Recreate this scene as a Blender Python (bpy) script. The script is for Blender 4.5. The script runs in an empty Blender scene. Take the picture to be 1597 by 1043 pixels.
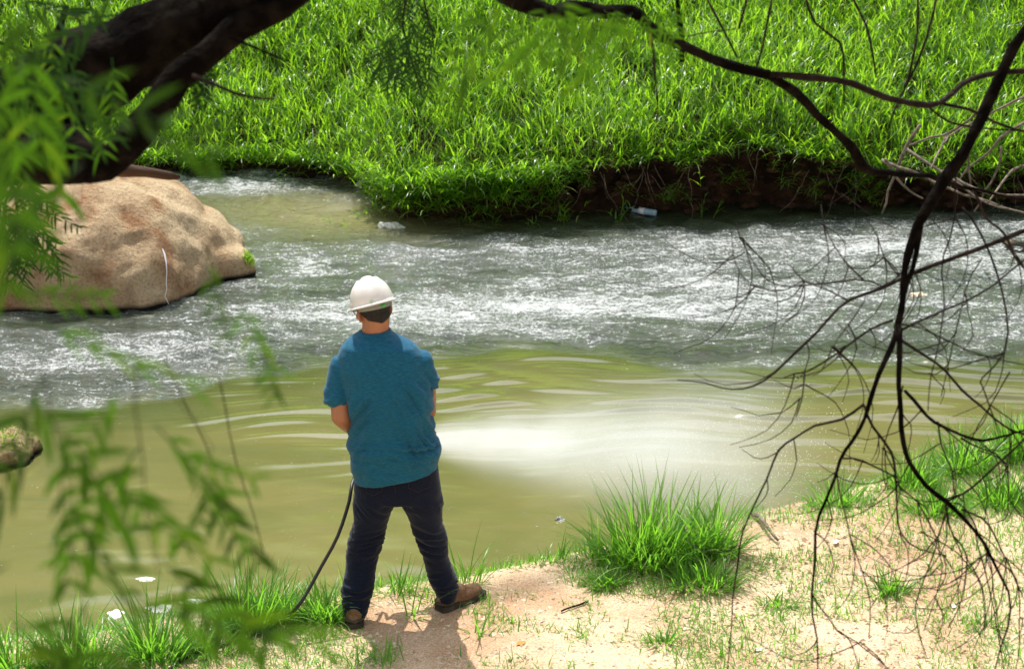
import bpy, bmesh, math, random
import numpy as np
from mathutils import Vector, Matrix, noise as mnoise
from mathutils.bvhtree import BVHTree

random.seed(7)
rng = np.random.default_rng(11)
S = bpy.context.scene
COL = S.collection

# ------------------------------------------------------------------ camera, sky, sun, exposure
F = 3000.0                       # focal length in pixels of the 1597 px wide photograph
CAMZ = 4.37
PITCH = math.radians(18.0)
cd = bpy.data.cameras.new('camera')
cam = bpy.data.objects.new('camera', cd)
COL.objects.link(cam)
cam.location = (0, 0, CAMZ)
cam.rotation_euler = (math.pi / 2 - PITCH, 0, 0)
cd.sensor_width = 36.0
cd.lens = 36.0 * F / 1597.0
cd.clip_start = 0.05
cd.clip_end = 2000
cd.dof.use_dof = True
cd.dof.focus_distance = 10.0
cd.dof.aperture_fstop = 6.3
S.camera = cam

SUN_EL = math.radians(62)
SUN_AZ = math.radians(-16)       # from +Y, negative towards the left
w = bpy.data.worlds.new('World')
S.world = w
w.use_nodes = True
nt = w.node_tree
nt.nodes.clear()
wo = nt.nodes.new('ShaderNodeOutputWorld')
bg = nt.nodes.new('ShaderNodeBackground')
sky = nt.nodes.new('ShaderNodeTexSky')
sky.sky_type = 'NISHITA'
sky.sun_disc = False
sky.sun_elevation = SUN_EL
sky.sun_rotation = SUN_AZ
tc = nt.nodes.new('ShaderNodeTexCoord')
cn = nt.nodes.new('ShaderNodeTexNoise')
cn.inputs['Scale'].default_value = 2.2
cn.inputs['Detail'].default_value = 5
cr = nt.nodes.new('ShaderNodeValToRGB')
cr.color_ramp.elements[0].position = 0.38
cr.color_ramp.elements[1].position = 0.62
cmx = nt.nodes.new('ShaderNodeMixRGB')
cmx.inputs[2].default_value = (11.5, 11.9, 12.4, 1)
nt.links.new(tc.outputs['Generated'], cn.inputs['Vector'])
nt.links.new(cn.outputs['Fac'], cr.inputs['Fac'])
nt.links.new(cr.outputs['Color'], cmx.inputs[0])
nt.links.new(sky.outputs['Color'], cmx.inputs[1])
# glow added to the sky round the sun, to whiten the ripple highlights
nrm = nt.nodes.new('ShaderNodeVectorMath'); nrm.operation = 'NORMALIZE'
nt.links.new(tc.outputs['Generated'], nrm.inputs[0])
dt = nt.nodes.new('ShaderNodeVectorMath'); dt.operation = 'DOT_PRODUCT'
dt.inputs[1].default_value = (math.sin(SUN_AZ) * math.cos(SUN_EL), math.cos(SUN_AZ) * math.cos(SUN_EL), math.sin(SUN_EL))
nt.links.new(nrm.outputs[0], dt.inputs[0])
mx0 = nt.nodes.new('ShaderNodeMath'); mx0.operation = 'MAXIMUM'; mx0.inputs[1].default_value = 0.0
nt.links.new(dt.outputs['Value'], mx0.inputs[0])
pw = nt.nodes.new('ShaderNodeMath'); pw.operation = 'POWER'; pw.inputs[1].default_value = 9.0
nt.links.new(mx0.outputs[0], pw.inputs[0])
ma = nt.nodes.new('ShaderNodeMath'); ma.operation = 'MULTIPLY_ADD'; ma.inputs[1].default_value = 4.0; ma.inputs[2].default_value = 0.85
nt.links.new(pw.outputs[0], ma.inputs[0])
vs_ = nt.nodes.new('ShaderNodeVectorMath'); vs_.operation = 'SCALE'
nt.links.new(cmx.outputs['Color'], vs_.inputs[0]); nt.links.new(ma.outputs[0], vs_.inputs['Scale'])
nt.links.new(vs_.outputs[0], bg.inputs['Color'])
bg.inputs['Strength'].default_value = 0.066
nt.links.new(bg.outputs['Background'], wo.inputs['Surface'])

sl = bpy.data.lights.new('sun', 'SUN')
sl.energy = 4.6
sl.angle = math.radians(0.53)
sl.color = (1.0, 0.95, 0.87)
sun = bpy.data.objects.new('sun', sl)
COL.objects.link(sun)
sd = Vector((math.sin(SUN_AZ) * math.cos(SUN_EL), math.cos(SUN_AZ) * math.cos(SUN_EL), math.sin(SUN_EL)))
sun.rotation_euler = sd.to_track_quat('Z', 'Y').to_euler()
sun.location = (0, 10, 20)

S.view_settings.view_transform = 'Standard'
S.view_settings.look = 'None'
S.view_settings.exposure = 0.56
S.view_settings.gamma = 1.0
S.view_settings.use_curve_mapping = False
S.render.engine = 'CYCLES'
cy = S.cycles
cy.use_denoising = True
cy.max_bounces = 7
cy.diffuse_bounces = 3
cy.glossy_bounces = 3
cy.transmission_bounces = 5
cy.transparent_max_bounces = 12
cy.volume_bounces = 3
cy.volume_step_rate = 1.0
cy.volume_max_steps = 128
cy.caustics_reflective = False
cy.caustics_refractive = False
cy.sample_clamp_indirect = 6

# ------------------------------------------------------------------ helpers
cP, sP = math.cos(PITCH), math.sin(PITCH)

def ray(px, py):
    a = (px - 798.5) / F
    b = -(py - 521.5) / F
    return Vector((a, cP + b * sP, -sP + b * cP))      # camera depth 1 along this vector

def G(px, py, z=0.0):
    r = ray(px, py)
    t = (z - CAMZ) / r.z
    return Vector((r.x * t, r.y * t, z))

def M(px, py, Y):
    r = ray(px, py)
    t = Y / r.y
    return Vector((r.x * t, Y, CAMZ + r.z * t))

def D(px, py, d):
    r = ray(px, py)
    return Vector((0, 0, CAMZ)) + r * d

def tag(o, label=None, cat=None, group=None, kind=None):
    if label: o['label'] = label
    if cat: o['category'] = cat
    if group: o['group'] = group
    if kind: o['kind'] = kind
    return o

def empty(name, loc=(0, 0, 0)):
    o = bpy.data.objects.new(name, None)
    o.empty_display_size = 0.1
    COL.objects.link(o)
    o.location = loc
    return o

def link_mesh(name, me, mat=None, parent=None):
    o = bpy.data.objects.new(name, me)
    COL.objects.link(o)
    if mat is not None:
        me.materials.clear()
        for m in (mat if isinstance(mat, (list, tuple)) else [mat]):
            me.materials.append(m)
    if parent is not None:
        o.parent = parent
        o.matrix_parent_inverse = Matrix.Translation(-parent.location)
    return o

def np_mesh(name, V, Q=None, T=None, smooth=True, attrs=None):
    """fast mesh from numpy arrays of verts, quads, tris"""
    me = bpy.data.meshes.new(name)
    V = np.asarray(V, dtype=np.float32)
    nq = 0 if Q is None else len(Q)
    ntr = 0 if T is None else len(T)
    me.vertices.add(len(V))
    me.vertices.foreach_set('co', V.ravel())
    loops = []
    if nq: loops.append(np.asarray(Q, dtype=np.int32).ravel())
    if ntr: loops.append(np.asarray(T, dtype=np.int32).ravel())
    L = np.concatenate(loops)
    me.loops.add(len(L))
    me.loops.foreach_set('vertex_index', L)
    me.polygons.add(nq + ntr)
    starts = np.concatenate([np.arange(nq) * 4, nq * 4 + np.arange(ntr) * 3]).astype(np.int32)
    me.polygons.foreach_set('loop_start', starts)
    me.update(calc_edges=True)
    me.polygons.foreach_set('use_smooth', np.full(nq + ntr, smooth))
    if attrs:
        for k, a in attrs.items():
            at = me.attributes.new(k, 'FLOAT', 'POINT')
            at.data.foreach_set('value', np.asarray(a, dtype=np.float32))
    me.validate()
    return me

def nz(x, y, z=0.0):
    return mnoise.noise(Vector((x, y, z)))

def fbm(x, y, z=0.0, o=4):
    return mnoise.fractal(Vector((x, y, z)), 1.0, 2.0, o)

# ---- materials
def newmat(name):
    m = bpy.data.materials.new(name)
    m.use_nodes = True
    n = m.node_tree.nodes
    n.clear()
    out = n.new('ShaderNodeOutputMaterial')
    return m, n, m.node_tree.links, out

def principled(name, col, rough=0.6, spec=0.3, noise_scale=None, col2=None, bump=0.0, bump_scale=40.0,
               stretch=(1, 1, 1), metal=0.0, detail=5, lo=0.35, hi=0.65, coat=0.0):
    m, n, l, out = newmat(name)
    p = n.new('ShaderNodeBsdfPrincipled')
    p.inputs['Base Color'].default_value = (*col, 1)
    p.inputs['Roughness'].default_value = rough
    p.inputs['Specular IOR Level'].default_value = spec
    p.inputs['Metallic'].default_value = metal
    p.inputs['Coat Weight'].default_value = coat
    l.new(p.outputs[0], out.inputs[0])
    t = n.new('ShaderNodeTexCoord')
    mp = n.new('ShaderNodeMapping')
    mp.inputs['Scale'].default_value = stretch
    l.new(t.outputs['Object'], mp.inputs[0])
    if noise_scale:
        x = n.new('ShaderNodeTexNoise')
        x.inputs['Scale'].default_value = noise_scale
        x.inputs['Detail'].default_value = detail
        l.new(mp.outputs[0], x.inputs['Vector'])
        r = n.new('ShaderNodeValToRGB')
        r.color_ramp.elements[0].position = lo
        r.color_ramp.elements[1].position = hi
        r.color_ramp.elements[0].color = (*col, 1)
        r.color_ramp.elements[1].color = (*(col2 or col), 1)
        l.new(x.outputs['Fac'], r.inputs['Fac'])
        l.new(r.outputs['Color'], p.inputs['Base Color'])
    if bump:
        x = n.new('ShaderNodeTexNoise')
        x.inputs['Scale'].default_value = bump_scale
        x.inputs['Detail'].default_value = 6
        l.new(mp.outputs[0], x.inputs['Vector'])
        b = n.new('ShaderNodeBump')
        b.inputs['Strength'].default_value = bump
        b.inputs['Distance'].default_value = 0.02
        l.new(x.outputs['Fac'], b.inputs['Height'])
        l.new(b.outputs[0], p.inputs['Normal'])
    return m

def leaf_mat(name, cols, trans=0.5, tcol=(0.25, 0.55, 0.03), rough=0.38, spec=0.4):
    """two-sided leaf: gloss + diffuse + light shining through; 'tint' (0..1) picks the leaf's own colour"""
    m, n, l, out = newmat(name)
    at = n.new('ShaderNodeAttribute')
    at.attribute_name = 'tint'
    r = n.new('ShaderNodeValToRGB')
    els = r.color_ramp.elements
    while len(els) < len(cols): els.new(0.5)
    for i, c in enumerate(cols):
        els[i].position = i / (len(cols) - 1)
        els[i].color = (*c, 1)
    l.new(at.outputs['Fac'], r.inputs['Fac'])
    p = n.new('ShaderNodeBsdfPrincipled')
    p.inputs['Roughness'].default_value = rough
    p.inputs['Specular IOR Level'].default_value = spec
    l.new(r.outputs['Color'], p.inputs['Base Color'])
    tr = n.new('ShaderNodeBsdfTranslucent')
    mx = n.new('ShaderNodeMixRGB')
    mx.blend_type = 'MIX'
    mx.inputs[0].default_value = 0.6
    mx.inputs[2].default_value = (*tcol, 1)
    l.new(r.outputs['Color'], mx.inputs[1])
    l.new(mx.outputs[0], tr.inputs['Color'])
    ms = n.new('ShaderNodeMixShader')
    ms.inputs[0].default_value = trans
    l.new(p.outputs[0], ms.inputs[1])
    l.new(tr.outputs[0], ms.inputs[2])
    l.new(ms.outputs[0], out.inputs[0])
    return m

MAT = {}
MAT['bank_grass'] = leaf_mat('bank_grass', [(0.025, 0.085, 0.010), (0.05, 0.15, 0.012), (0.085, 0.22, 0.018), (0.19, 0.33, 0.04), (0.48, 0.42, 0.18)],
                             0.55, (0.48, 0.88, 0.018), 0.34, 0.6)
MAT['tuft_grass'] = leaf_mat('tuft_grass', [(0.04, 0.12, 0.014), (0.07, 0.18, 0.02), (0.12, 0.25, 0.035), (0.22, 0.32, 0.08)],
                             0.52, (0.34, 0.80, 0.04), 0.38, 0.5)
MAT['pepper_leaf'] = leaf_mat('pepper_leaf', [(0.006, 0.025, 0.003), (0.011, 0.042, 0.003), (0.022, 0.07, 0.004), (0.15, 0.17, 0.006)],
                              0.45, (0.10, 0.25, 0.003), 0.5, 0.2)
MAT['pepper_leaf_shaded'] = leaf_mat('pepper_leaf_shaded', [(0.008, 0.028, 0.006), (0.014, 0.045, 0.008), (0.02, 0.06, 0.009), (0.03, 0.08, 0.01)],
                              0.25, (0.015, 0.06, 0.002), 0.6, 0.1)  # same leaf, with the crown's shade put into its colours
MAT['bark'] = principled('bark', (0.003, 0.0023, 0.0018), 0.95, 0.03, 14, (0.020, 0.015, 0.011), 1.0, 30, lo=0.45, hi=0.8)
MAT['twig_bark'] = principled('twig_bark', (0.008, 0.0055, 0.0045), 0.9, 0.06, 20, (0.028, 0.020, 0.016), 0.6, 60)
MAT['grey_twig'] = principled('grey_twig', (0.09, 0.07, 0.05), 0.85, 0.15, 20, (0.22, 0.18, 0.14), 0.6, 60)
MAT['brown_wood'] = principled('brown_wood', (0.02, 0.012, 0.008), 0.8, 0.15, 10, (0.10, 0.055, 0.03), 0.8, 40, stretch=(0.3, 1, 1))

# soil of the far bank
def soil_mat():
    m, n, l, out = newmat('dark_soil')
    p = n.new('ShaderNodeBsdfPrincipled')
    p.inputs['Roughness'].default_value = 0.9
    p.inputs['Specular IOR Level'].default_value = 0.15
    l.new(p.outputs[0], out.inputs[0])
    t = n.new('ShaderNodeTexCoord')
    a = n.new('ShaderNodeTexNoise'); a.inputs['Scale'].default_value = 5; a.inputs['Detail'].default_value = 8
    a.inputs['Roughness'].default_value = 0.7
    l.new(t.outputs['Object'], a.inputs['Vector'])
    r = n.new('ShaderNodeValToRGB')
    e = r.color_ramp.elements
    e[0].position = 0.36; e[0].color = (0.010, 0.006, 0.004, 1)
    e[1].position = 0.70; e[1].color = (0.085, 0.040, 0.019, 1)
    k = e.new(0.52); k.color = (0.034, 0.018, 0.010, 1)
    l.new(a.outputs['Fac'], r.inputs['Fac'])
    l.new(r.outputs[0], p.inputs['Base Color'])
    b = n.new('ShaderNodeBump'); b.inputs['Strength'].default_value = 0.9; b.inputs['Distance'].default_value = 0.05
    c = n.new('ShaderNodeTexNoise'); c.inputs['Scale'].default_value = 22; c.inputs['Detail'].default_value = 8
    l.new(t.outputs['Object'], c.inputs['Vector'])
    l.new(c.outputs['Fac'], b.inputs['Height'])
    l.new(b.outputs[0], p.inputs['Normal'])
    return m
MAT['soil'] = soil_mat()

def sand_mat():
    m, n, l, out = newmat('sandy_ground')
    p = n.new('ShaderNodeBsdfPrincipled')
    p.inputs['Roughness'].default_value = 0.95
    p.inputs['Specular IOR Level'].default_value = 0.1
    l.new(p.outputs[0], out.inputs[0])
    t = n.new('ShaderNodeTexCoord')
    def noi(s, d=6, r=0.6):
        a = n.new('ShaderNodeTexNoise'); a.inputs['Scale'].default_value = s; a.inputs['Detail'].default_value = d
        a.inputs['Roughness'].default_value = r
        l.new(t.outputs['Object'], a.inputs['Vector'])
        return a
    a = noi(1.7, 6)
    r = n.new('ShaderNodeValToRGB')
    e = r.color_ramp.elements
    e[0].position = 0.36; e[0].color = (0.46, 0.31, 0.20, 1)
    e[1].position = 0.58; e[1].color = (0.62, 0.49, 0.345, 1)
    l.new(a.outputs['Fac'], r.inputs['Fac'])
    g = noi(110, 4, 0.8)
    r2 = n.new('ShaderNodeValToRGB')
    e = r2.color_ramp.elements
    e[0].position = 0.36; e[0].color = (0.45, 0.38, 0.32, 1)
    e[1].position = 0.62; e[1].color = (1.25, 1.2, 1.15, 1)
    l.new(g.outputs['Fac'], r2.inputs['Fac'])
    mu = n.new('ShaderNodeMixRGB'); mu.blend_type = 'MULTIPLY'; mu.inputs[0].default_value = 0.85
    l.new(r.outputs[0], mu.inputs[1]); l.new(r2.outputs[0], mu.inputs[2])
    # damp, mossy edge by the water: own colour of the mud
    at = n.new('ShaderNodeAttribute'); at.attribute_name = 'wet'
    mm = n.new('ShaderNodeMixRGB'); mm.inputs[2].default_value = (0.12, 0.105, 0.045, 1)
    l.new(at.outputs['Fac'], mm.inputs[0]); l.new(mu.outputs[0], mm.inputs[1])
    l.new(mm.outputs[0], p.inputs['Base Color'])
    b = n.new('ShaderNodeBump'); b.inputs['Strength'].default_value = 0.7; b.inputs['Distance'].default_value = 0.012
    q = noi(60, 8, 0.75)
    l.new(q.outputs['Fac'], b.inputs['Height'])
    l.new(b.outputs[0], p.inputs['Normal'])
    return m
MAT['sand'] = sand_mat()

# ------------------------------------------------------------------ shorelines
near_px = [(-900, 1120), (-300, 1050), (0, 1005), (150, 985), (300, 962), (450, 938), (560, 926), (640, 912), (760, 894), (870, 872), (920, 858),
           (1000, 843), (1080, 822), (1180, 803), (1290, 780), (1390, 748), (1500, 703), (1597, 670), (1750, 610), (2200, 540)]
NS = [G(a, b, 0.04) for a, b in near_px]
nsx = np.array([-60.0] + [p.x for p in NS] + [60.0]); nsy = np.array([6.5] + [p.y for p in NS] + [NS[-1].y + 3])
far_px = [(-900, 262), (-100, 264), (100, 266), (220, 268), (400, 271), (500, 282), (555, 296), (585, 326), (620, 345), (700, 352), (800, 350), (900, 345),
          (1000, 341), (1100, 341), (1200, 336), (1300, 338), (1400, 332), (1500, 334), (1597, 330), (2300, 322)]
FS = [G(a, b, 0.0) for a, b in far_px]
fsx = np.array([-60.0] + [p.x for p in FS] + [60.0]); fsy = np.array([FS[0].y + 4] + [p.y for p in FS] + [FS[-1].y])
face_px = [(-900, 0.16), (300, 0.18), (560, 0.26), (620, 0.34), (820, 0.46), (880, 0.60), (1000, 0.60), (1250, 0.58), (1400, 0.50), (1597, 0.42), (2400, 0.4)]
fcx = np.array([G(a, 335).x for a, b in face_px]); fcz = np.array([b for a, b in face_px])

def near_s(x):
    return float(np.interp(x, nsx, nsy)) + 0.05 * nz(x * 2.3, 3.1) + 0.02 * nz(x * 9, 7.7)

def far_t(x):
    return float(np.interp(x, fsx, fsy)) + 0.08 + 0.12 * nz(x * 1.6, 11.1) + 0.05 * nz(x * 5, 5.5)

def near_h(x, y):
    d = near_s(x) - y
    if d < 0:
        return max(-0.5, d * 0.8)
    h = 0.20 * (1 - math.exp(-d / 0.16))
    h += 0.018 * fbm(x * 1.4, y * 1.4, 2.0) * min(1, d * 2)
    h += 0.010 * fbm(x * 6, y * 6, 4.0) * min(1, d * 2)
    mound = G(1250, 800, 0.2)
    h += 0.07 * math.exp(-((x - mound.x - .15) ** 2 / 0.5 + (y - mound.y + .35) ** 2 / 0.12)) * min(1, d * 3)
    if y < 7.0:
        h += (7.0 - y) * 0.36 if y > -1 else 8 * 0.36
    return h

def far_h(x, d):
    """height of the far grass slope d metres behind the lip"""
    b = float(np.interp(x, fcx, fcz))
    h = b + 0.10 * fbm(x * 0.7, d * 0.7, 9) + 0.03 * fbm(x * 3, d * 3, 3)
    dd = min(d, 16)
    h += 0.40 * dd - 0.05 * math.exp(-d)
    h += (max(0, d - 16)) * 0.02
    return h

# near bank: columns in x, rows by distance from the shoreline
xs = np.unique(np.concatenate([np.linspace(-60, -4, 22), np.linspace(-4, 5, 300), np.linspace(5, 60, 22)]))
ds = np.concatenate([np.linspace(-0.6, -0.02, 6), np.linspace(0, 0.5, 26), np.linspace(0.52, 4.5, 150), np.linspace(4.7, 14, 30), np.array([20, 40, 90])])
V, wet = [], []
for x in xs:
    s = near_s(x)
    for d in ds:
        y = s - d
        V.append((x, y, near_h(x, y)))
        wet.append(max(0.0, min(1.0, 1.15 - d / 0.10)) if d > -0.1 else 1.0)
def grid_q(nx, ny):
    i = np.arange(nx - 1)[:, None] * ny + np.arange(ny - 1)[None, :]
    i = i.ravel()
    return np.stack([i, i + ny, i + ny + 1, i + 1], 1)
me = np_mesh('near_bank', V, grid_q(len(xs), len(ds))[:, ::-1], attrs={'wet': wet})
near_bank = tag(link_mesh('near_bank', me, MAT['sand']), 'pale sandy near bank with sparse grass patches', kind='structure')

# river bed
me = np_mesh('river_bed', [(-70, 2, -0.45), (70, 2, -0.45), (70, 30, -0.45), (-70, 30, -0.45)], [(0, 1, 2, 3)])
tag(link_mesh('river_bed', me, MAT['soil']), 'muddy river bed under the water', kind='structure')

# far bank: face with undercut, lip and slope
xs2 = np.unique(np.concatenate([np.linspace(-60, -8, 20), np.linspace(-8, 8, 420), np.linspace(8, 60, 20)]))
prof = [(0.28, -0.5), (0.32, -0.05), (0.36, 0.05), (0.38, 0.15), (0.36, 0.27), (0.37, 0.38), (0.30, 0.48), (0.29, 0.58), (0.21, 0.68), (0.17, 0.78), (0.08, 0.88), (0.0, 0.95), (-0.02, 0.985), (0.02, 1.0)]
dd = np.concatenate([np.linspace(0.08, 1.0, 12), np.linspace(1.15, 7, 40), np.linspace(7.5, 18, 14), np.array([25, 60, 200, 600])])
V = []
for x in xs2:
    t = far_t(x)
    b = far_h(x, 0.0)
    for k, (dy, fz) in enumerate(prof):
        z = fz if fz < 0 else fz * b
        rough = 0.10 * fbm(x * 2.2, z * 4, 6) + 0.05 * fbm(x * 7, z * 9, 1)
        if fz <= 0.02 or fz >= 0.99: rough *= 0.4
        V.append((x, t + dy * (b / 0.6) + rough, z))
    for d in dd:
        V.append((x, t + 0.02 + d, far_h(x, d)))
ny = len(prof) + len(dd)
me = np_mesh('far_bank', V, grid_q(len(xs2), ny))
far_bank = tag(link_mesh('far_bank', me, MAT['soil']), 'eroded brown earth bank across the stream rising to a grass slope', kind='structure')

# ------------------------------------------------------------------ water
calm_px = [(-300, 655), (0, 640), (120, 628), (250, 618), (350, 598), (450, 585), (520, 572), (700, 545), (860, 548), (1000, 566), (1150, 570), (1300, 570), (1450, 566), (1597, 560), (1900, 560)]
CB = [G(a, b) for a, b in calm_px]
cbx = np.array([p.x for p in CB]); cby = np.array([p.y for p in CB])
IMP = G(1180, 690)
wx = np.unique(np.concatenate([np.linspace(-70, -5, 30), np.linspace(-5, 6, 560), np.linspace(6, 70, 30)]))
wy = np.unique(np.concatenate([np.linspace(2, 7.6, 10), np.linspace(7.6, 13.5, 420), np.linspace(13.5, 20, 160), np.linspace(20, 32, 10)]))
X, Y = np.meshgrid(wx, wy, indexing='ij')
edge = np.interp(X, cbx, cby)
wob = 0.10 * np.sin(X * 3.1 + 0.4) + 0.05 * np.sin(X * 8.7 + Y * 3)
sgn = Y - (edge + wob)
roughm = 1 / (1 + np.exp(-sgn / 0.045))
roughm[(Y < 7.6)] = 0
Rw = np.hypot((X - 1.2) * 0.55, Y - 7.2) + 0.06 * np.sin(X * 2.7 + Y * 1.3) + 0.035 * np.sin(X * 5.1 - Y * 2.2)
amp = 0.0165 * np.exp(-(((X - 2.3) / 2.4) ** 2)) * np.exp(-((Y - 12.0) / 1.0) ** 2) + 0.006 * np.exp(-(((X + 0.6) / 1.2) ** 2)) * np.exp(-((Y - 11.9) / 0.9) ** 2) + 0.0007
brk = np.clip(0.48 + 0.8 * np.sin(X * 2.9 + 1.9 * np.sin(Y * 5.1)) * np.sin(Y * 7.3 + X * 1.7 + 1.4 * np.sin(X * 2.3)), 0, 1)
ph_ = 2 * np.pi * Rw / 0.215
Z = amp * brk * (np.exp(1.3 * np.sin(ph_)) / 1.7 + 0.25 * np.sin(ph_ * 2.3 + X * 2))
for _ in range(26):                                   # small random wavelets
    th = rng.uniform(-0.5, 0.5) + math.pi / 2 + rng.normal() * 0.25
    wl = rng.uniform(0.12, 0.5)
    k = 2 * math.pi / wl
    Z += 0.00016 * (wl / 0.25) * np.sin(k * (X * math.cos(th) + Y * math.sin(th)) + rng.uniform(0, 6.28))
Zr = np.zeros_like(Z)
for _ in range(60):                                   # chop of the running water
    th = rng.uniform(0, 2 * math.pi)
    wl = 0.10 + 0.5 * rng.random() ** 2
    k = 2 * math.pi / wl
    ph = rng.uniform(0, 6.28)
    Zr += 0.0024 * (wl / 0.3) * np.sin(k * (X * math.cos(th) * 0.7 + Y * math.sin(th) + 0.2 * np.sin(X * 1.1 + ph)) + ph)
Z = Z * (1 - roughm) + Zr * roughm
bank_reflm = np.exp(-np.clip(-sgn, 0, 9) / 0.55) * (sgn < 0.2)  # mask for the painted green bank reflection, fading into the pool
# foam abundance laid down along the current
def gb(px, py, sx, sy, a):
    c = G(px, py)
    return a * np.exp(-(((X - c.x) / sx) ** 2 + ((Y - c.y) / sy) ** 2))
foam = 0.47 + 0 * X
foam += gb(1250, 400, 2.2, 1.7, 0.22) + gb(900, 480, 1.0, 0.35, 0.35) + gb(640, 490, 0.9, 0.5, 0.25) + gb(400, 285, 0.8, 0.6, 0.40)
foam += gb(480, 410, 0.22, 0.3, 0.4) + gb(250, 560, 1.0, 0.45, 0.25) + gb(1500, 350, 1.5, 0.8, 0.12) + gb(760, 360, 0.9, 0.25, 0.25) + gb(330, 600, .7, .1, .3)
foam -= gb(450, 330, 0.9, 0.9, 0.55) + gb(660, 350, 0.75, 0.5, 0.5) + gb(620, 440, 0.8, 0.35, 0.15) + gb(850, 342, 1.4, 0.45, 0.9) + gb(1080, 330, 1.3, 0.45, 0.9) + gb(1350, 325, 1.5, 0.25, 0.5)
foam -= gb(1300, 545, 2.2, 0.25, 0.30) + gb(600, 555, 1.5, 0.25, 0.3) + gb(60, 500, 1.0, 0.25, 0.30) + gb(0, 640, 1, .5, .2)
foam *= roughm
murk = np.clip(gb(440, 325, 1.2, 1.0, 0.8) + gb(600, 340, 0.8, 0.6, 0.7), 0, 1)   # suspended silt
V = np.stack([X.ravel(), Y.ravel(), Z.ravel()], 1)
me = np_mesh('water', V, grid_q(len(wx), len(wy)), attrs={'rough': roughm.ravel(), 'foam': foam.ravel(), 'murk': murk.ravel(), 'bank_refl': bank_reflm.ravel()})

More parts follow.
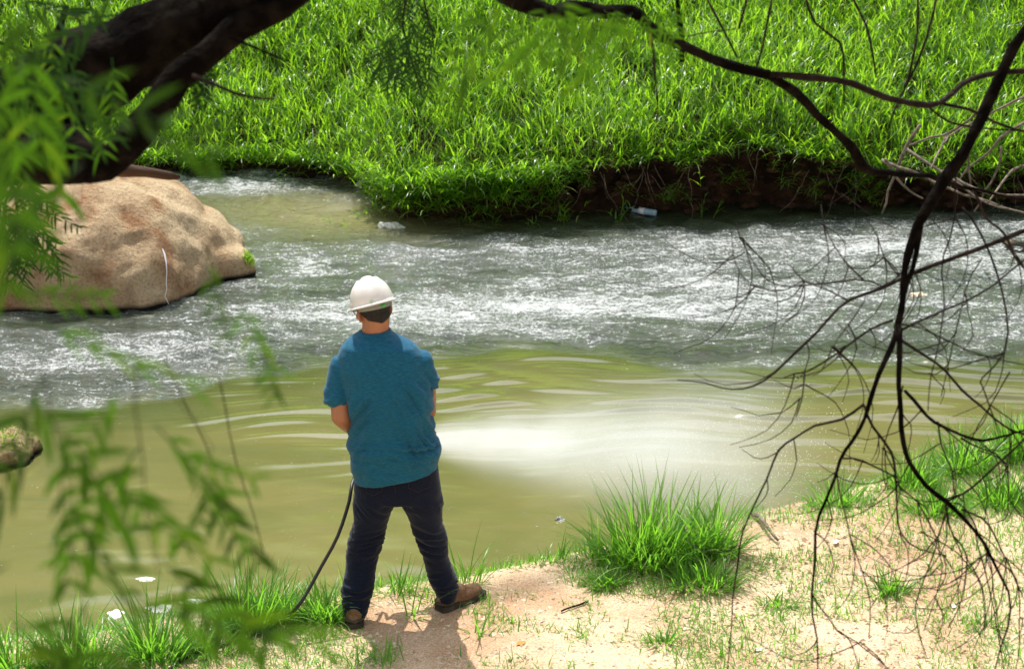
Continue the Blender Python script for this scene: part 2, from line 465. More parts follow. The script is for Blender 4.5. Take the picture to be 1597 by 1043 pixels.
def water_mat():
    m, n, l, out = newmat('stream_water')
    def math_(op, a, b=None, clamp=False):
        q = n.new('ShaderNodeMath'); q.operation = op; q.use_clamp = clamp
        for i, v in enumerate((a, b)):
            if v is None: continue
            if isinstance(v, (int, float)): q.inputs[i].default_value = v
            else: l.new(v, q.inputs[i])
        return q.outputs[0]
    def att(k):
        a = n.new('ShaderNodeAttribute'); a.attribute_name = k
        return a.outputs['Fac']
    t = n.new('ShaderNodeTexCoord')
    def noi(s, d, st=(1, 1, 1), r=0.6, dist=0.0, rot=0.0):
        mp = n.new('ShaderNodeMapping'); mp.inputs['Scale'].default_value = st
        mp.inputs['Rotation'].default_value = (0, 0, rot)
        l.new(t.outputs['Object'], mp.inputs[0])
        a = n.new('ShaderNodeTexNoise'); a.inputs['Scale'].default_value = s; a.inputs['Detail'].default_value = d
        a.inputs['Roughness'].default_value = r; a.inputs['Distortion'].default_value = dist
        l.new(mp.outputs[0], a.inputs['Vector'])
        return a.outputs['Fac']
    def ramp(x, p0, p1):
        r = n.new('ShaderNodeMapRange'); r.inputs[1].default_value = p0; r.inputs[2].default_value = p1
        l.new(x, r.inputs[0]); return r.outputs[0]
    rg, fo, mk = att('rough'), att('foam'), att('murk')
    patch = noi(1.3, 6, (0.55, 1.6, 1), 0.65, 0.9, 0.12)
    fine = noi(19, 5, (0.45, 1.05, 1), 0.75, 0.7, -0.32)
    fine2 = noi(52, 3, (0.9, 0.6, 1), 0.7, 0.2, 0.2)
    # local cover = abundance + patches ; a speck is foam where fine noise falls below it
    cover = math_('ADD', fo, math_('MULTIPLY', math_('SUBTRACT', patch, 0.5), 1.7))
    mixn = math_('ADD', math_('MULTIPLY', fine, 0.55), math_('MULTIPLY', fine2, 0.45))
    val = math_('ADD', math_('MULTIPLY', cover, 0.24), mixn)
    mask = ramp(val, 0.625, 0.77)
    mask = math_('MULTIPLY', mask, rg, True)
    # sparse specks and scum threads on the calm part
    sp = noi(55, 2, (0.5, 1.5, 1), 0.5, 1.2)
    spm = ramp(math_('ADD', sp, math_('MULTIPLY', noi(1.1, 3), 0.12)), 0.80, 0.84)
    mask = math_('MAXIMUM', mask, math_('MULTIPLY', spm, 0.7), True)
    # film of thin foam
    film = math_('MULTIPLY', ramp(cover, 0.15, 0.95), 0.8)
    film = math_('MULTIPLY', film, rg)
    # body colours, with the bank's green reflection painted in along the calm edge
    c1 = n.new('ShaderNodeMixRGB')      # calm: tan silt; running: dark olive
    c1.inputs[1].default_value = (0.142, 0.132, 0.046, 1)
    c1.inputs[2].default_value = (0.026, 0.036, 0.015, 1)
    l.new(rg, c1.inputs[0])
    cv = n.new('ShaderNodeMixRGB'); cv.inputs[2].default_value = (0.105, 0.112, 0.036, 1)
    l.new(math_('MULTIPLY', ramp(noi(0.8, 4, (0.5, 1.4, 1), 0.6, 1.0), 0.4, 0.65), math_('SUBTRACT', 1.0, rg)), cv.inputs[0])
    l.new(c1.outputs[0], cv.inputs[1])
    cd_ = n.new('ShaderNodeMixRGB'); cd_.inputs[2].default_value = (0.040, 0.055, 0.016, 1)
    l.new(math_('MULTIPLY', att('bank_refl'), 0.85), cd_.inputs[0]); l.new(cv.outputs[0], cd_.inputs[1]); cv = cd_
    c2 = n.new('ShaderNodeMixRGB'); c2.inputs[2].default_value = (0.15, 0.14, 0.055, 1)
    l.new(math_('MULTIPLY', mk, rg), c2.inputs[0]); l.new(cv.outputs[0], c2.inputs[1])
    c3 = n.new('ShaderNodeMixRGB'); c3.inputs[2].default_value = (0.15, 0.165, 0.155, 1)
    l.new(film, c3.inputs[0]); l.new(c2.outputs[0], c3.inputs[1])
    c4 = n.new('ShaderNodeMixRGB'); c4.inputs[2].default_value = (0.46, 0.48, 0.48, 1)
    l.new(mask, c4.inputs[0]); l.new(c3.outputs[0], c4.inputs[1])
    p = n.new('ShaderNodeBsdfPrincipled')
    p.inputs['IOR'].default_value = 1.45
    l.new(c4.outputs[0], p.inputs['Base Color'])
    rr = n.new('ShaderNodeMapRange'); rr.inputs[3].default_value = 0.04; rr.inputs[4].default_value = 0.5
    l.new(mask, rr.inputs[0]); l.new(rr.outputs[0], p.inputs['Roughness'])
    # ripples
    h = math_('ADD', math_('MULTIPLY', noi(16, 5, (0.7, 1.6, 1), 0.65, 0.5, 0.2), 1.0), math_('MULTIPLY', mask, 0.10))
    b = n.new('ShaderNodeBump'); b.inputs['Distance'].default_value = 0.035
    l.new(math_('ADD', math_('MULTIPLY', rg, 0.95), 0.025), b.inputs['Strength'])
    l.new(h, b.inputs['Height'])
    l.new(b.outputs[0], p.inputs['Normal'])
    l.new(p.outputs[0], out.inputs[0])
    return m
MAT['water'] = water_mat()
water = tag(link_mesh('water', me, MAT['water']), 'murky olive stream with foamy running water behind and calm silty pool in front', kind='structure')

# ------------------------------------------------------------------ blades (vectorised)
def ribbons(base, az, length, width, th0, kap, segs=4, twist=None, taper=0.9, belly=0.25):
    """leaf blades: start at base, heading az, leaning th0 from vertical, bending by kap radians over the length"""
    N = len(base)
    t = np.linspace(0, 1, segs + 1)
    th = th0[:, None] + kap[:, None] * t[None, :]
    ds_ = length[:, None] / segs
    tm = (th[:, :-1] + th[:, 1:]) / 2
    hz = np.concatenate([np.zeros((N, 1)), np.cumsum(np.sin(tm) * ds_, 1)], 1)
    vz = np.concatenate([np.zeros((N, 1)), np.cumsum(np.cos(tm) * ds_, 1)], 1)
    dirx, diry = np.cos(az)[:, None], np.sin(az)[:, None]
    cx = base[:, 0:1] + hz * dirx
    cy_ = base[:, 1:2] + hz * diry
    cz = base[:, 2:3] + vz
    prof = np.minimum(1, (t / belly) * 0.5 + 0.5) * np.clip(1 - t, 0, 1) ** taper
    prof = prof / prof.max()
    wv = width[:, None] * prof[None, :] / 2
    tw = np.zeros(N) if twist is None else twist
    sx, sy = -np.sin(az + tw)[:, None], np.cos(az + tw)[:, None]
    A = np.stack([cx + sx * wv, cy_ + sy * wv, cz], -1)
    B = np.stack([cx - sx * wv, cy_ - sy * wv, cz], -1)
    # last point is shared tip
    P = np.empty((N, 2 * segs + 1, 3))
    P[:, 0:2 * segs:2] = A[:, :segs]
    P[:, 1:2 * segs:2] = B[:, :segs]
    P[:, 2 * segs] = np.stack([cx[:, -1], cy_[:, -1], cz[:, -1]], -1)
    st = (np.arange(N) * (2 * segs + 1))[:, None]
    q = np.array([[2 * i, 2 * i + 1, 2 * i + 3, 2 * i + 2] for i in range(segs - 1)])
    Q = (st[:, :, None] + q[None]).reshape(-1, 4) if segs > 1 else np.zeros((0, 4), int)
    T = st + np.array([[2 * (segs - 1), 2 * (segs - 1) + 1, 2 * segs]])
    centre = np.stack([cx, cy_, cz], -1)
    return P.reshape(-1, 3), Q, T, centre

class Acc:
    def __init__(s): s.V, s.Q, s.T, s.A, s.n = [], [], [], [], 0
    def add(s, P, Q, T, tint_per_blade, per):
        s.V.append(P)
        if Q is not None and len(Q): s.Q.append(Q + s.n)
        if T is not None and len(T): s.T.append(T + s.n)
        s.A.append(np.repeat(tint_per_blade, per)); s.n += len(P)
    def mesh(s, name):
        return np_mesh(name, np.concatenate(s.V), np.concatenate(s.Q) if s.Q else None, np.concatenate(s.T) if s.T else None,
                       attrs={'tint': np.concatenate(s.A)})

def stem_grass(acc, base, az, length, lean, bend, nleaf, leaf_len, leaf_w, tint, leaf_up=0.7, segs=4):
    """running stems with leaves leaving alternately along them"""
    N = len(base)
    P, Q, T, C = ribbons(base, az, length, np.full(N, 0.006), lean, bend, 5, taper=0.3)
    acc.add(P, Q, T, np.clip(tint + 0.15, 0, 0.8), 11)
    idx = np.repeat(np.arange(N), nleaf)
    k = np.tile(np.arange(nleaf), N)
    u = (0.22 + 0.78 * (k + rng.random(len(k)) * 0.7) / nleaf) * 5
    u = np.minimum(u, 4.98)
    i0 = u.astype(int); f = (u - i0)[:, None]
    b = C[idx, i0] * (1 - f) + C[idx, i0 + 1] * f
    side = np.where(k % 2 == 0, 1, -1)
    a = az[idx] + side * rng.uniform(0.5, 1.5, len(k)) + rng.normal(0, 0.35, len(k))
    L = leaf_len * rng.uniform(0.6, 1.25, len(k))
    W = leaf_w * rng.uniform(0.7, 1.25, len(k))
    th = np.clip(rng.normal(leaf_up, 0.28, len(k)), 0.1, 1.9)
    kp = rng.uniform(0.2, 1.5, len(k))
    P, Q, T, _ = ribbons(b, a, L, W, th, kp, segs, twist=rng.normal(0, 0.4, len(k)), taper=0.75)
    tt = np.clip(tint[idx] + rng.normal(0, 0.13, len(k)), 0, 0.82)
    dry = rng.random(len(k)) < 0.035
    tt[dry] = rng.uniform(0.85, 1.0, dry.sum())
    acc.add(P, Q, T, tt, 2 * segs + 1)

def slope_points(n, x0, x1, d0, d1, seed_noise=0.0):
    x = rng.uniform(x0, x1, n)
    d = d0 + (d1 - d0) * rng.random(n)
    y = np.array([far_t(a) for a in x]) + 0.02 + d
    z = np.array([far_h(a, b) for a, b in zip(x, d)])
    return np.stack([x, y, z], 1), d

acc = Acc()
# dense part in view
for (n, x0, x1, d0, d1, LL, seg) in [(19500, -6.3, 6.6, 0.0, 5.2, 0.40, 4), (2600, -9.5, -6.3, 0, 5, .4, 3), (2600, 6.6, 10, 0, 5, .4, 3), (2600, -12, 12, 5.2, 14, .5, 2)]:
    b, d = slope_points(n, x0, x1, d0, d1)
    cl = np.array([fbm(p[0] * 1.1, p[1] * 1.1, 21) for p in b])
    cl2 = np.array([fbm(p[0] * 3.0, p[1] * 3.0, 31) for p in b])
    L = LL * (0.9 + 0.9 * cl + 0.8 * cl2) * rng.uniform(0.5, 1.45, n)
    L = np.maximum(L, 0.14)
    az = rng.uniform(0, 2 * np.pi, n)
    lean = np.abs(rng.normal(0.22, 0.22, n))
    bend = rng.uniform(0.1, 0.9, n)
    tint = np.clip(0.42 + 0.35 * cl + 0.25 * cl2 + rng.normal(0, 0.12, n), 0.0, 0.8)
    stem_grass(acc, b, az, L, lean, bend, 6, 0.175, 0.0122, tint, 0.6, seg)
# upright free blades for the vertical texture
n = 15000
b, d = slope_points(n, -6.3, 6.6, 0.1, 5.2)
b[:, 2] += 0.03
cl = np.array([fbm(p[0] * 1.7, p[1] * 1.7, 41) for p in b])
P, Q, T, _ = ribbons(b, rng.uniform(0, 2 * np.pi, n), np.maximum(.12, (0.36 + 0.28 * cl) * rng.uniform(0.6, 1.3, n)), rng.uniform(0.006, 0.013, n),
                     np.abs(rng.normal(0.1, 0.2, n)), rng.uniform(0.2, 1.4, n), 5, taper=0.7)
acc.add(P, Q, T, np.clip(0.45 + 0.3 * cl + rng.normal(0, 0.15, n), 0, 0.82), 11)
# growth over the lip and down the face
n = 1500
x = rng.uniform(-6.5, 6.6, n)
lipz = np.array([far_h(a, 0.0) for a in x])
ty = np.array([far_t(a) for a in x])
d = rng.uniform(-0.06, 0.3, n)
b = np.stack([x, ty + d, lipz - 0.02 + 0.1 * np.maximum(d, 0)], 1)
az = rng.normal(-math.pi / 2, 0.8, n)
stem_grass(acc, b, az, 0.10 + 0.42 * rng.random(n) ** 3, rng.uniform(0.3, 1.1, n), rng.uniform(0.5, 1.7, n), 6, 0.18, 0.013,
           np.clip(rng.normal(0.35, 0.15, n), 0, .8), 0.9, 4)
# left and middle: grass clothes the whole face to the water
n = 5200
n = 1700
x = np.concatenate([rng.uniform(G(575, 330).x, G(870, 330).x, 800), rng.uniform(-7, G(575, 300).x, 900)])
fz = rng.random(n)
lipz = np.array([far_h(a, 0.0) for a in x]); ty = np.array([far_t(a) for a in x])
b = np.stack([x, ty + 0.10 * (1 - fz) - 0.05, 0.03 + fz * lipz], 1)
keep = rng.random(n) < np.where(x > G(800, 330).x, 0.6 * fz, 0.25 + 0.75 * fz)
b = b[keep]; m_ = len(b)
az = rng.normal(-math.pi / 2, 0.9, m_)
b[:, 1] -= 0.10 * rng.random(m_)
stem_grass(acc, b, az, rng.uniform(0.12, 0.38, m_), rng.uniform(0.2, 1.1, m_), rng.uniform(0.2, 1.4, m_), 5, 0.17, 0.0135,
           np.clip(rng.normal(0.33, 0.16, m_), 0, .8), 0.9, 4)
# scattered hanging clumps on the bare face
for _ in range(26):
    cx0 = rng.uniform(G(860, 330).x, G(1590, 330).x); f0 = rng.uniform(0.3, 0.95)
    k = int(rng.integers(4, 16))
    x = cx0 + rng.normal(0, 0.06, k); lz = far_h(cx0, 0) * f0
    b = np.stack([x, np.full(k, far_t(cx0) + 0.05), lz + rng.normal(0, 0.03, k)], 1)
    stem_grass(acc, b, rng.normal(-math.pi / 2, 0.8, k), rng.uniform(0.08, 0.28, k), rng.uniform(0.6, 1.6, k), rng.uniform(0.2, 1.2, k), 5, 0.10, 0.010,
               np.clip(rng.normal(0.3, 0.15, k), 0, .8), 1.0, 3)
tag(link_mesh('slope_grass', acc.mesh('slope_grass'), MAT['bank_grass']), 'dense bright green grass covering the far slope', 'grass', kind='stuff')

# hanging roots and dry stems on the bare face
def tube_data(pts, radii, sides=6, cap=True):
    pts = [Vector(p) for p in pts]
    V, Q, T = [], [], []
    prev = None
    for i, p in enumerate(pts):
        tdir = (pts[min(i + 1, len(pts) - 1)] - pts[max(i - 1, 0)])
        if tdir.length < 1e-9: tdir = Vector((0, 0, 1))
        tdir.normalize()
        if prev is None:
            a = tdir.orthogonal().normalized()
        else:
            a = (prev - tdir * prev.dot(tdir))
            a = a.normalized() if a.length > 1e-6 else tdir.orthogonal().normalized()
        prev = a
        bb = tdir.cross(a)
        r = radii[i]
        for k in range(sides):
            an = 2 * math.pi * k / sides
            V.append(p + (a * math.cos(an) + bb * math.sin(an)) * r)
    n_ = len(pts)
    for i in range(n_ - 1):
        for k in range(sides):
            k2 = (k + 1) % sides
            Q.append((i * sides + k, i * sides + k2, (i + 1) * sides + k2, (i + 1) * sides + k))
    if cap:
        V.append(pts[0]); V.append(pts[-1])
        c0, c1 = len(V) - 2, len(V) - 1
        for k in range(sides):
            k2 = (k + 1) % sides
            T.append((c0, k2, k)); T.append((c1, (n_ - 1) * sides + k, (n_ - 1) * sides + k2))
    return V, Q, T

class MB:
    def __init__(s): s.V, s.Q, s.T = [], [], []
    def add(s, d):
        n = len(s.V)
        s.V += [tuple(v) for v in d[0]]
        s.Q += [tuple(i + n for i in q) for q in d[1]]
        s.T += [tuple(i + n for i in t) for t in d[2]]
    def build(s, name, mat, parent=None, smooth=True):
        me = np_mesh(name, np.array(s.V), np.array(s.Q) if s.Q else None, np.array(s.T) if s.T else None, smooth)
        return link_mesh(name, me, mat, parent)

def spline(pts, radii, step=0.06, wob=0.0, seed=0.0):
    """Catmull-Rom through pts (Vectors); returns finer points and radii with slight wobble"""
    P = [Vector(p) for p in pts]
    P = [P[0] * 2 - P[1]] + P + [P[-1] * 2 - P[-2]]
    R_ = [radii[0]] + list(radii) + [radii[-1]]
    op, orr = [], []
    for i in range(1, len(P) - 2):
        a, b, c, d = P[i - 1], P[i], P[i + 1], P[i + 2]
        n_ = max(2, min(14, int((c - b).length / step)))
        for k in range(n_):
            t = k / n_
            q = 0.5 * ((2 * b) + (c - a) * t + (2 * a - 5 * b + 4 * c - d) * t * t + (3 * b - a - 3 * c + d) * t ** 3)
            r = R_[i] + (R_[i + 1] - R_[i]) * t
            op.append(q); orr.append(r)
    op.append(P[-2]); orr.append(R_[-2])
    if wob:
        for i, q in enumerate(op):
            s_ = seed * 13.7
            op[i] = q + Vector((nz(q.x * 9 + s_, q.z * 9), nz(q.y * 9 + s_, q.z * 9, 3), nz(q.x * 9, q.y * 9 + s_, 7))) * wob
            orr[i] *= 1 + 0.18 * nz(i * 0.7 + s_, 1.3)
    return op, orr

mb = MB()
for _ in range(30):
    x = rng.uniform(G(850, 330).x, G(1597, 330).x + 0.4)
    z0 = far_h(x, 0) * rng.uniform(0.75, 1.0); y0 = far_t(x) - 0.04
    ln = rng.uniform(0.15, 0.55)
    dx = rng.normal(0, 0.18)
    p = [Vector((x, y0, z0)), Vector((x + dx * .4, y0 - rng.uniform(0.02, 0.10), z0 - ln * .5)), Vector((x + dx, y0 - rng.uniform(0.0, 0.12), max(0.0, z0 - ln)))]
    a, r = spline(p, [0.003, 0.0022, 0.0014], 0.05, 0.03, x)
    mb.add(tube_data(a, r, 4))
tag(mb.build('hanging_roots', MAT['grey_twig']), 'thin pale roots and dry stems hanging down the bare earth face', 'roots', kind='stuff')

# lumps and clods of the earth face
mb = MB()
for _ in range(260):
    x = rng.uniform(G(620, 330).x, 6.5); f0 = rng.random()
    z = f0 * far_h(x, 0) * 0.95; y = far_t(x) + 0.12 - 0.08 * f0
    s = rng.uniform(0.015, 0.06)
    ico = bmesh.new(); bmesh.ops.create_icosphere(ico, subdivisions=1, radius=s)
    o = len(mb.V)
    for v in ico.verts:
        q = v.co * (1 + 0.35 * nz(v.co.x * 40 + x * 9, v.co.y * 40, v.co.z * 40))
        mb.V.append((x + q.x * 1.5, y + q.y, z + q.z * 0.7))
    for f in ico.faces: mb.T.append(tuple(v.index + o for v in f.verts))
    ico.free()
tag(mb.build('earth_clods', MAT['soil'], smooth=False), 'crumbly brown clods of earth sticking out of the bank face', 'soil', kind='stuff')

# little sprigs standing in the water by the far bank
def sprig(px, py, n, h, label):
    c = G(px, py)
    a = Acc()
    b = np.stack([rng.normal(0, 0.05, n), rng.normal(0, 0.03, n), np.full(n, -0.05)], 1)
    stem_grass(a, b, rng.uniform(0, 6.28, n), rng.uniform(0.7, 1.2, n) * h, np.abs(rng.normal(0.3, 0.3, n)), rng.uniform(0, 0.8, n), 5, 0.12, 0.013,
               np.clip(rng.normal(0.5, 0.15, n), 0, .8), 0.8, 4)
    o = link_mesh('water_grass', a.mesh('water_grass'), MAT['bank_grass'])
    o.location = c
    tag(o, label, 'plant', 'grass sprigs rooted in the water at the far bank')
sprig(538, 352, 2, 0.14, 'tiny grass shoot in the water, farthest left of the sprigs by the far bank')
sprig(581, 340, 2, 0.2, 'small grass shoot standing in the water just above the white foam lump')
sprig(622, 337, 6, 0.28, 'leafy grass sprig in the water right above the floating white lump')
sprig(720, 345, 4, 0.2, 'narrow grass sprig in the water where the overhanging grass ends')
sprig(825, 352, 2, 0.18, 'single slim shoot leaning in the water left of the bushy bank sprig')
sprig(885, 345, 6, 0.26, 'bushy sprig of long leaves in dark water left of the bottle')
sprig(968, 345, 5, 0.24, 'grass sprig in the water beside the neck of the blue bottle')
sprig(1092, 338, 5, 0.25, 'grass sprig against the dark earth right of the blue bottle')
sprig(758, 352, 3, 0.1, 'flat floating leafy sprig close to the dark bank edge')

# ------------------------------------------------------------------ boulder and rocks
def lump(name, parts, mat, voxel=0.03, amp=0.05, freq=1.6, parent=None, ridged=0.0, smooth_it=4):
    bm = bmesh.new()
    for (c, r, rot) in parts:
        t = bmesh.ops.create_icosphere(bm, subdivisions=4, radius=1.0)
        m = Matrix.Translation(c) @ Matrix.Rotation(rot, 4, 'Z') @ Matrix.Diagonal((*r, 1))
        for v in t['verts']:
            q = v.co.copy()
            q = Vector([math.copysign(abs(k) ** 0.85, k) for k in q])
            v.co = m @ q
    me = bpy.data.meshes.new(name); bm.to_mesh(me); bm.free()
    me = remesh(me, voxel, smooth_it)
    co = [v.co.copy() for v in me.vertices]; no = [v.normal.copy() for v in me.vertices]
    for i, v in enumerate(me.vertices):
        p = co[i]
        f = amp * mnoise.fractal(p * freq, 1.0, 2.0, 6)
        if ridged: f -= ridged * max(0, 1 - abs(mnoise.noise(p * freq * 0.8 + Vector((5, 2, 8)))) * 9)
        if ridged: f += ridged * 1.5 * (0.5 - abs(mnoise.noise(p * freq * 2.6)) * 2)
        v.co = p + no[i] * f
    me.polygons.foreach_set('use_smooth', np.full(len(me.polygons), True))
    return link_mesh(name, me, mat, parent)

def remesh(me, voxel, smooth_it=4, factor=0.5):
    o = bpy.data.objects.new('tmp', me); COL.objects.link(o)
    r = o.modifiers.new('r', 'REMESH'); r.mode = 'VOXEL'; r.voxel_size = voxel
    if smooth_it:
        s = o.modifiers.new('s', 'SMOOTH'); s.factor = factor; s.iterations = smooth_it
    dg = bpy.context.evaluated_depsgraph_get()
    new = bpy.data.meshes.new_from_object(o.evaluated_get(dg))
    bpy.data.objects.remove(o); 
    return new

def rock_mat():
    m, n, l, out = newmat('boulder_granite')
    p = n.new('ShaderNodeBsdfPrincipled'); p.inputs['Roughness'].default_value = 0.9; p.inputs['Specular IOR Level'].default_value = 0.15
    l.new(p.outputs[0], out.inputs[0])
    t = n.new('ShaderNodeTexCoord')
    def noi(s, d, r=0.6):
        a = n.new('ShaderNodeTexNoise'); a.inputs['Scale'].default_value = s; a.inputs['Detail'].default_value = d; a.inputs['Roughness'].default_value = r
        l.new(t.outputs['Object'], a.inputs['Vector']); return a.outputs['Fac']
    def ramp(x, *st):
        r = n.new('ShaderNodeValToRGB'); e = r.color_ramp.elements
        while len(e) < len(st): e.new(0.5)
        for i, (q, c) in enumerate(st): e[i].position = q; e[i].color = (*c, 1)
        l.new(x, r.inputs['Fac']); return r.outputs[0]
    a = ramp(noi(2.2, 8), (0.36, (0.34, 0.19, 0.10)), (0.45, (0.50, 0.36, 0.22)), (0.60, (0.62, 0.49, 0.32)))
    g = ramp(noi(48, 6, 0.85), (0.36, (0.42, 0.37, 0.32)), (0.52, (1.15, 1.12, 1.08)))
    mu = n.new('ShaderNodeMixRGB'); mu.blend_type = 'MULTIPLY'; mu.inputs[0].default_value = 0.75
    l.new(a, mu.inputs[1]); l.new(g, mu.inputs[2])
    # dark wet line at the water, moss low on the edges
    sx = n.new('ShaderNodeSeparateXYZ'); l.new(t.outputs['Object'], sx.inputs[0])
    r = n.new('ShaderNodeMapRange'); r.inputs[1].default_value = 0.055; r.inputs[2].default_value = 0.02
    l.new(sx.outputs['Z'], r.inputs[0])
    mx = n.new('ShaderNodeMixRGB'); mx.inputs[2].default_value = (0.012, 0.011, 0.010, 1)
    l.new(r.outputs[0], mx.inputs[0]); l.new(mu.outputs[0], mx.inputs[1])
    l.new(mx.outputs[0], p.inputs['Base Color'])
    b = n.new('ShaderNodeBump'); b.inputs['Strength'].default_value = 1.0; b.inputs['Distance'].default_value = 0.06
    l.new(noi(26, 9, 0.72), b.inputs['Height']); l.new(b.outputs[0], p.inputs['Normal'])
    return m
MAT['rock'] = rock_mat()
MAT['moss'] = principled('moss', (0.03, 0.05, 0.008), 0.95, 0.1, 30, (0.16, 0.17, 0.02), 1.0, 80)

def bx(px, py, Y): return M(px, py, Y)
c1 = bx(135, 400, 15.35); c1.z = 0.10
bl = lump('boulder', [((c1.x - .05, 15.10, 0.05), (1.12, 1.10, 0.86), 0.05), ((c1.x + 0.52, 14.78, -0.02), (0.62, 0.80, 0.60), -0.2),
                      ((c1.x - 0.95, 14.9, 0.0), (0.80, 0.95, 0.52), 0.1), ((c1.x + 0.78, 15.30, 0.13), (0.52, 0.42, 0.34), -0.5),
                      ((c1.x + 1.16, 15.05, 0.06), (0.24, 0.20, 0.16), -0.3)],
          MAT['rock'], 0.028, 0.085, 1.1, ridged=0.02, smooth_it=10)
tag(bl, 'large rounded tan granite boulder in the stream at the left, with a white streak', 'boulder')
bm = bmesh.new(); bm.from_mesh(bl.data); bvh = BVHTree.FromBMesh(bm); bm.free()
# white dropping streak on the boulder, moss on its right edge
pts = [(253, 388), (256, 396), (259, 410), (260, 425), (259, 440), (260, 452), (257, 462), (260, 468), (263, 474)]
Vs, Qs = [], []
ws = [1.5, 2.6, 2, 1.2, 1.2, 1, 1, 1.2, .8]
for i, (a, b) in enumerate(pts):
    for sgn_ in (-1, 1):
        r = ray(a + sgn_ * ws[i] / 2, b); hit = bvh.ray_cast(Vector((0, 0, CAMZ)), r.normalized())
        Vs.append(tuple(hit[0] + hit[1] * 0.004) if hit[0] else tuple(G(a, b)))
for i in range(len(pts) - 1): Qs.append((2 * i, 2 * i + 1, 2 * i + 3, 2 * i + 2))
MAT['chalk'] = principled('chalk_white', (0.75, 0.75, 0.76), 0.9, 0.1)
link_mesh('white_streak', np_mesh('white_streak', Vs, Qs), MAT['chalk'], bl)
mt = Acc()
for k in range(500):
    r = ray(rng.normal(392, 6), rng.normal(402, 8)); hit = bvh.ray_cast(Vector((0, 0, CAMZ)), r.normalized())
    if hit[0] is None or hit[0].y > 17: continue
    b = np.array([hit[0]]); 
    P, Q, T, _ = ribbons(b, rng.uniform(0, 6.28, 1), rng.uniform(0.02, 0.05, 1), np.array([0.006]), rng.uniform(0, 0.8, 1), rng.uniform(0, 1, 1), 2)
    mt.add(P, Q, T, rng.uniform(0.4, 1.0, 1), 5)
if mt.V: 
    o = link_mesh('moss', mt.mesh('moss'), MAT['bank_grass'], bl); o['kind'] = 'stuff'
p = G(2, 722)
rk = lump('mossy_rock', [((p.x - 0.06, p.y + 0.12, 0.0), (0.26, 0.25, 0.15), 0.2)], MAT['rock'], 0.015, 0.05, 5)
bm = bmesh.new(); bm.from_mesh(rk.data); bvh2 = BVHTree.FromBMesh(bm); bm.free()
mt = Acc()
for k in range(1400):
    h_ = bvh2.ray_cast(Vector((rng.uniform(p.x - .35, p.x + .25), rng.uniform(p.y - .2, p.y + .4), 2)), Vector((0, 0, -1)))
    if h_[0] is None or h_[0].z < 0.05: continue
    P, Q, T, _ = ribbons(np.array([h_[0]]), rng.uniform(0, 6.28, 1), rng.uniform(0.01, 0.03, 1), np.array([0.005]), rng.uniform(0, 1.2, 1), rng.uniform(0, 1, 1), 2)
    mt.add(P, Q, T, rng.uniform(0.2, 1.0, 1), 5)
o = link_mesh('moss', mt.mesh('moss'), MAT['bank_grass'], rk); o['kind'] = 'stuff'
tag(rk, 'small moss covered rock in the water at the left edge', 'rock')
p = G(1590, 385)
for i, (dx, dy, s, lab) in enumerate([(0.0, 0.0, 0.16, 'flat wet brown stone breaking the surface at the right edge, widest of its cluster'),
                                      (-0.16, 0.16, 0.08, 'small wet brown stone behind the flat one at the right edge'),
                                      (0.1, -0.22, 0.09, 'small wet brown stone in front of the flat one at the right edge')]):
    o = lump('wet_stone', [((p.x + dx, p.y + dy, -0.02), (s * 1.2, s, 0.04), 0.3 * i)], MAT['rock'], 0.015, 0.03, 8)
    tag(o, lab, 'stone', 'wet stones at the right edge of the water')

# wood standing above the far slope: out of the frame, mirrored in the pool
a = Acc()
nw = 16000
cx_ = rng.uniform(-26, 26, nw); top = 7.5 + 0.9 * np.sin(cx_ * 0.45) + 0.7 * np.sin(cx_ * 1.3 + 1)
zz = 4.0 + rng.random(nw) * top
b = np.stack([cx_, 31 + rng.normal(0, 1.2, nw), zz], 1)
P, Q, T, _ = ribbons(b, rng.uniform(0, 6.28, nw), rng.uniform(0.5, 0.9, nw), rng.uniform(0.25, 0.45, nw), rng.uniform(0.3, 2.2, nw), rng.uniform(0, 1, nw), 2)
a.add(P, Q, T, rng.uniform(0.1, 0.7, nw), 5)
tag(link_mesh('woods', a.mesh('woods'), MAT['bank_grass']), 'green wood at the top of the far slope, mirrored in the pool', 'woods', kind='stuff')

# ------------------------------------------------------------------ floating litter
def foam_lump(px, py, sx, sy, sz, label, mat, cat, name):
    p = G(px, py)
    o = lump(name, [((0, 0, 0), (sx, sy, sz), 0.1), ((sx * .45, -sy * .25, -0.004), (sx * .7, sy * .6, sz * .7), -0.2), ((-sx * .5, sy * .2, 0), (sx * .55, sy * .7, sz * .8), 0.4)],
             mat, max(sx / 28, 0.004), 0.02, 16, ridged=0.006, smooth_it=2)
    o.location = (p.x, p.y, 0.0)
    tag(o, label, cat)
MAT['scum'] = principled('white_foam', (0.66, 0.67, 0.63), 0.7, 0.3, 30, (0.42, 0.43, 0.36), 0.5, 60)
foam_lump(610, 354, 0.11, 0.06, 0.035, 'ragged white lump of foam floating in front of the far bank sprigs', MAT['scum'], 'foam lump', 'foam_lump')
foam_lump(563, 290, 0.05, 0.04, 0.045, 'crumpled white plastic bag at the foot of the far bank', MAT['scum'], 'litter', 'plastic_bag')
foam_lump(566, 282, 0.05, 0.04, 0.085, 'grey crumpled bag lying on top of the white bag at the far bank', principled('grey_bag', (0.35, 0.35, 0.32), .6, .3), 'litter', 'grey_bag')
foam_lump(1433, 461, 0.07, 0.03, 0.022, 'small cream coloured chip floating mid stream behind the hanging branch', principled('cream', (0.75, 0.62, 0.45), .7, .2), 'litter', 'floating_chip')
foam_lump(871, 811, 0.026, 0.02, 0.016, 'small dark bubbly scum clot on the calm pool left of the big tuft', principled('scum_dark', (0.10, 0.09, 0.08), .2, .6, 60, (0.4, 0.4, 0.4)), 'scum', 'scum_clot')

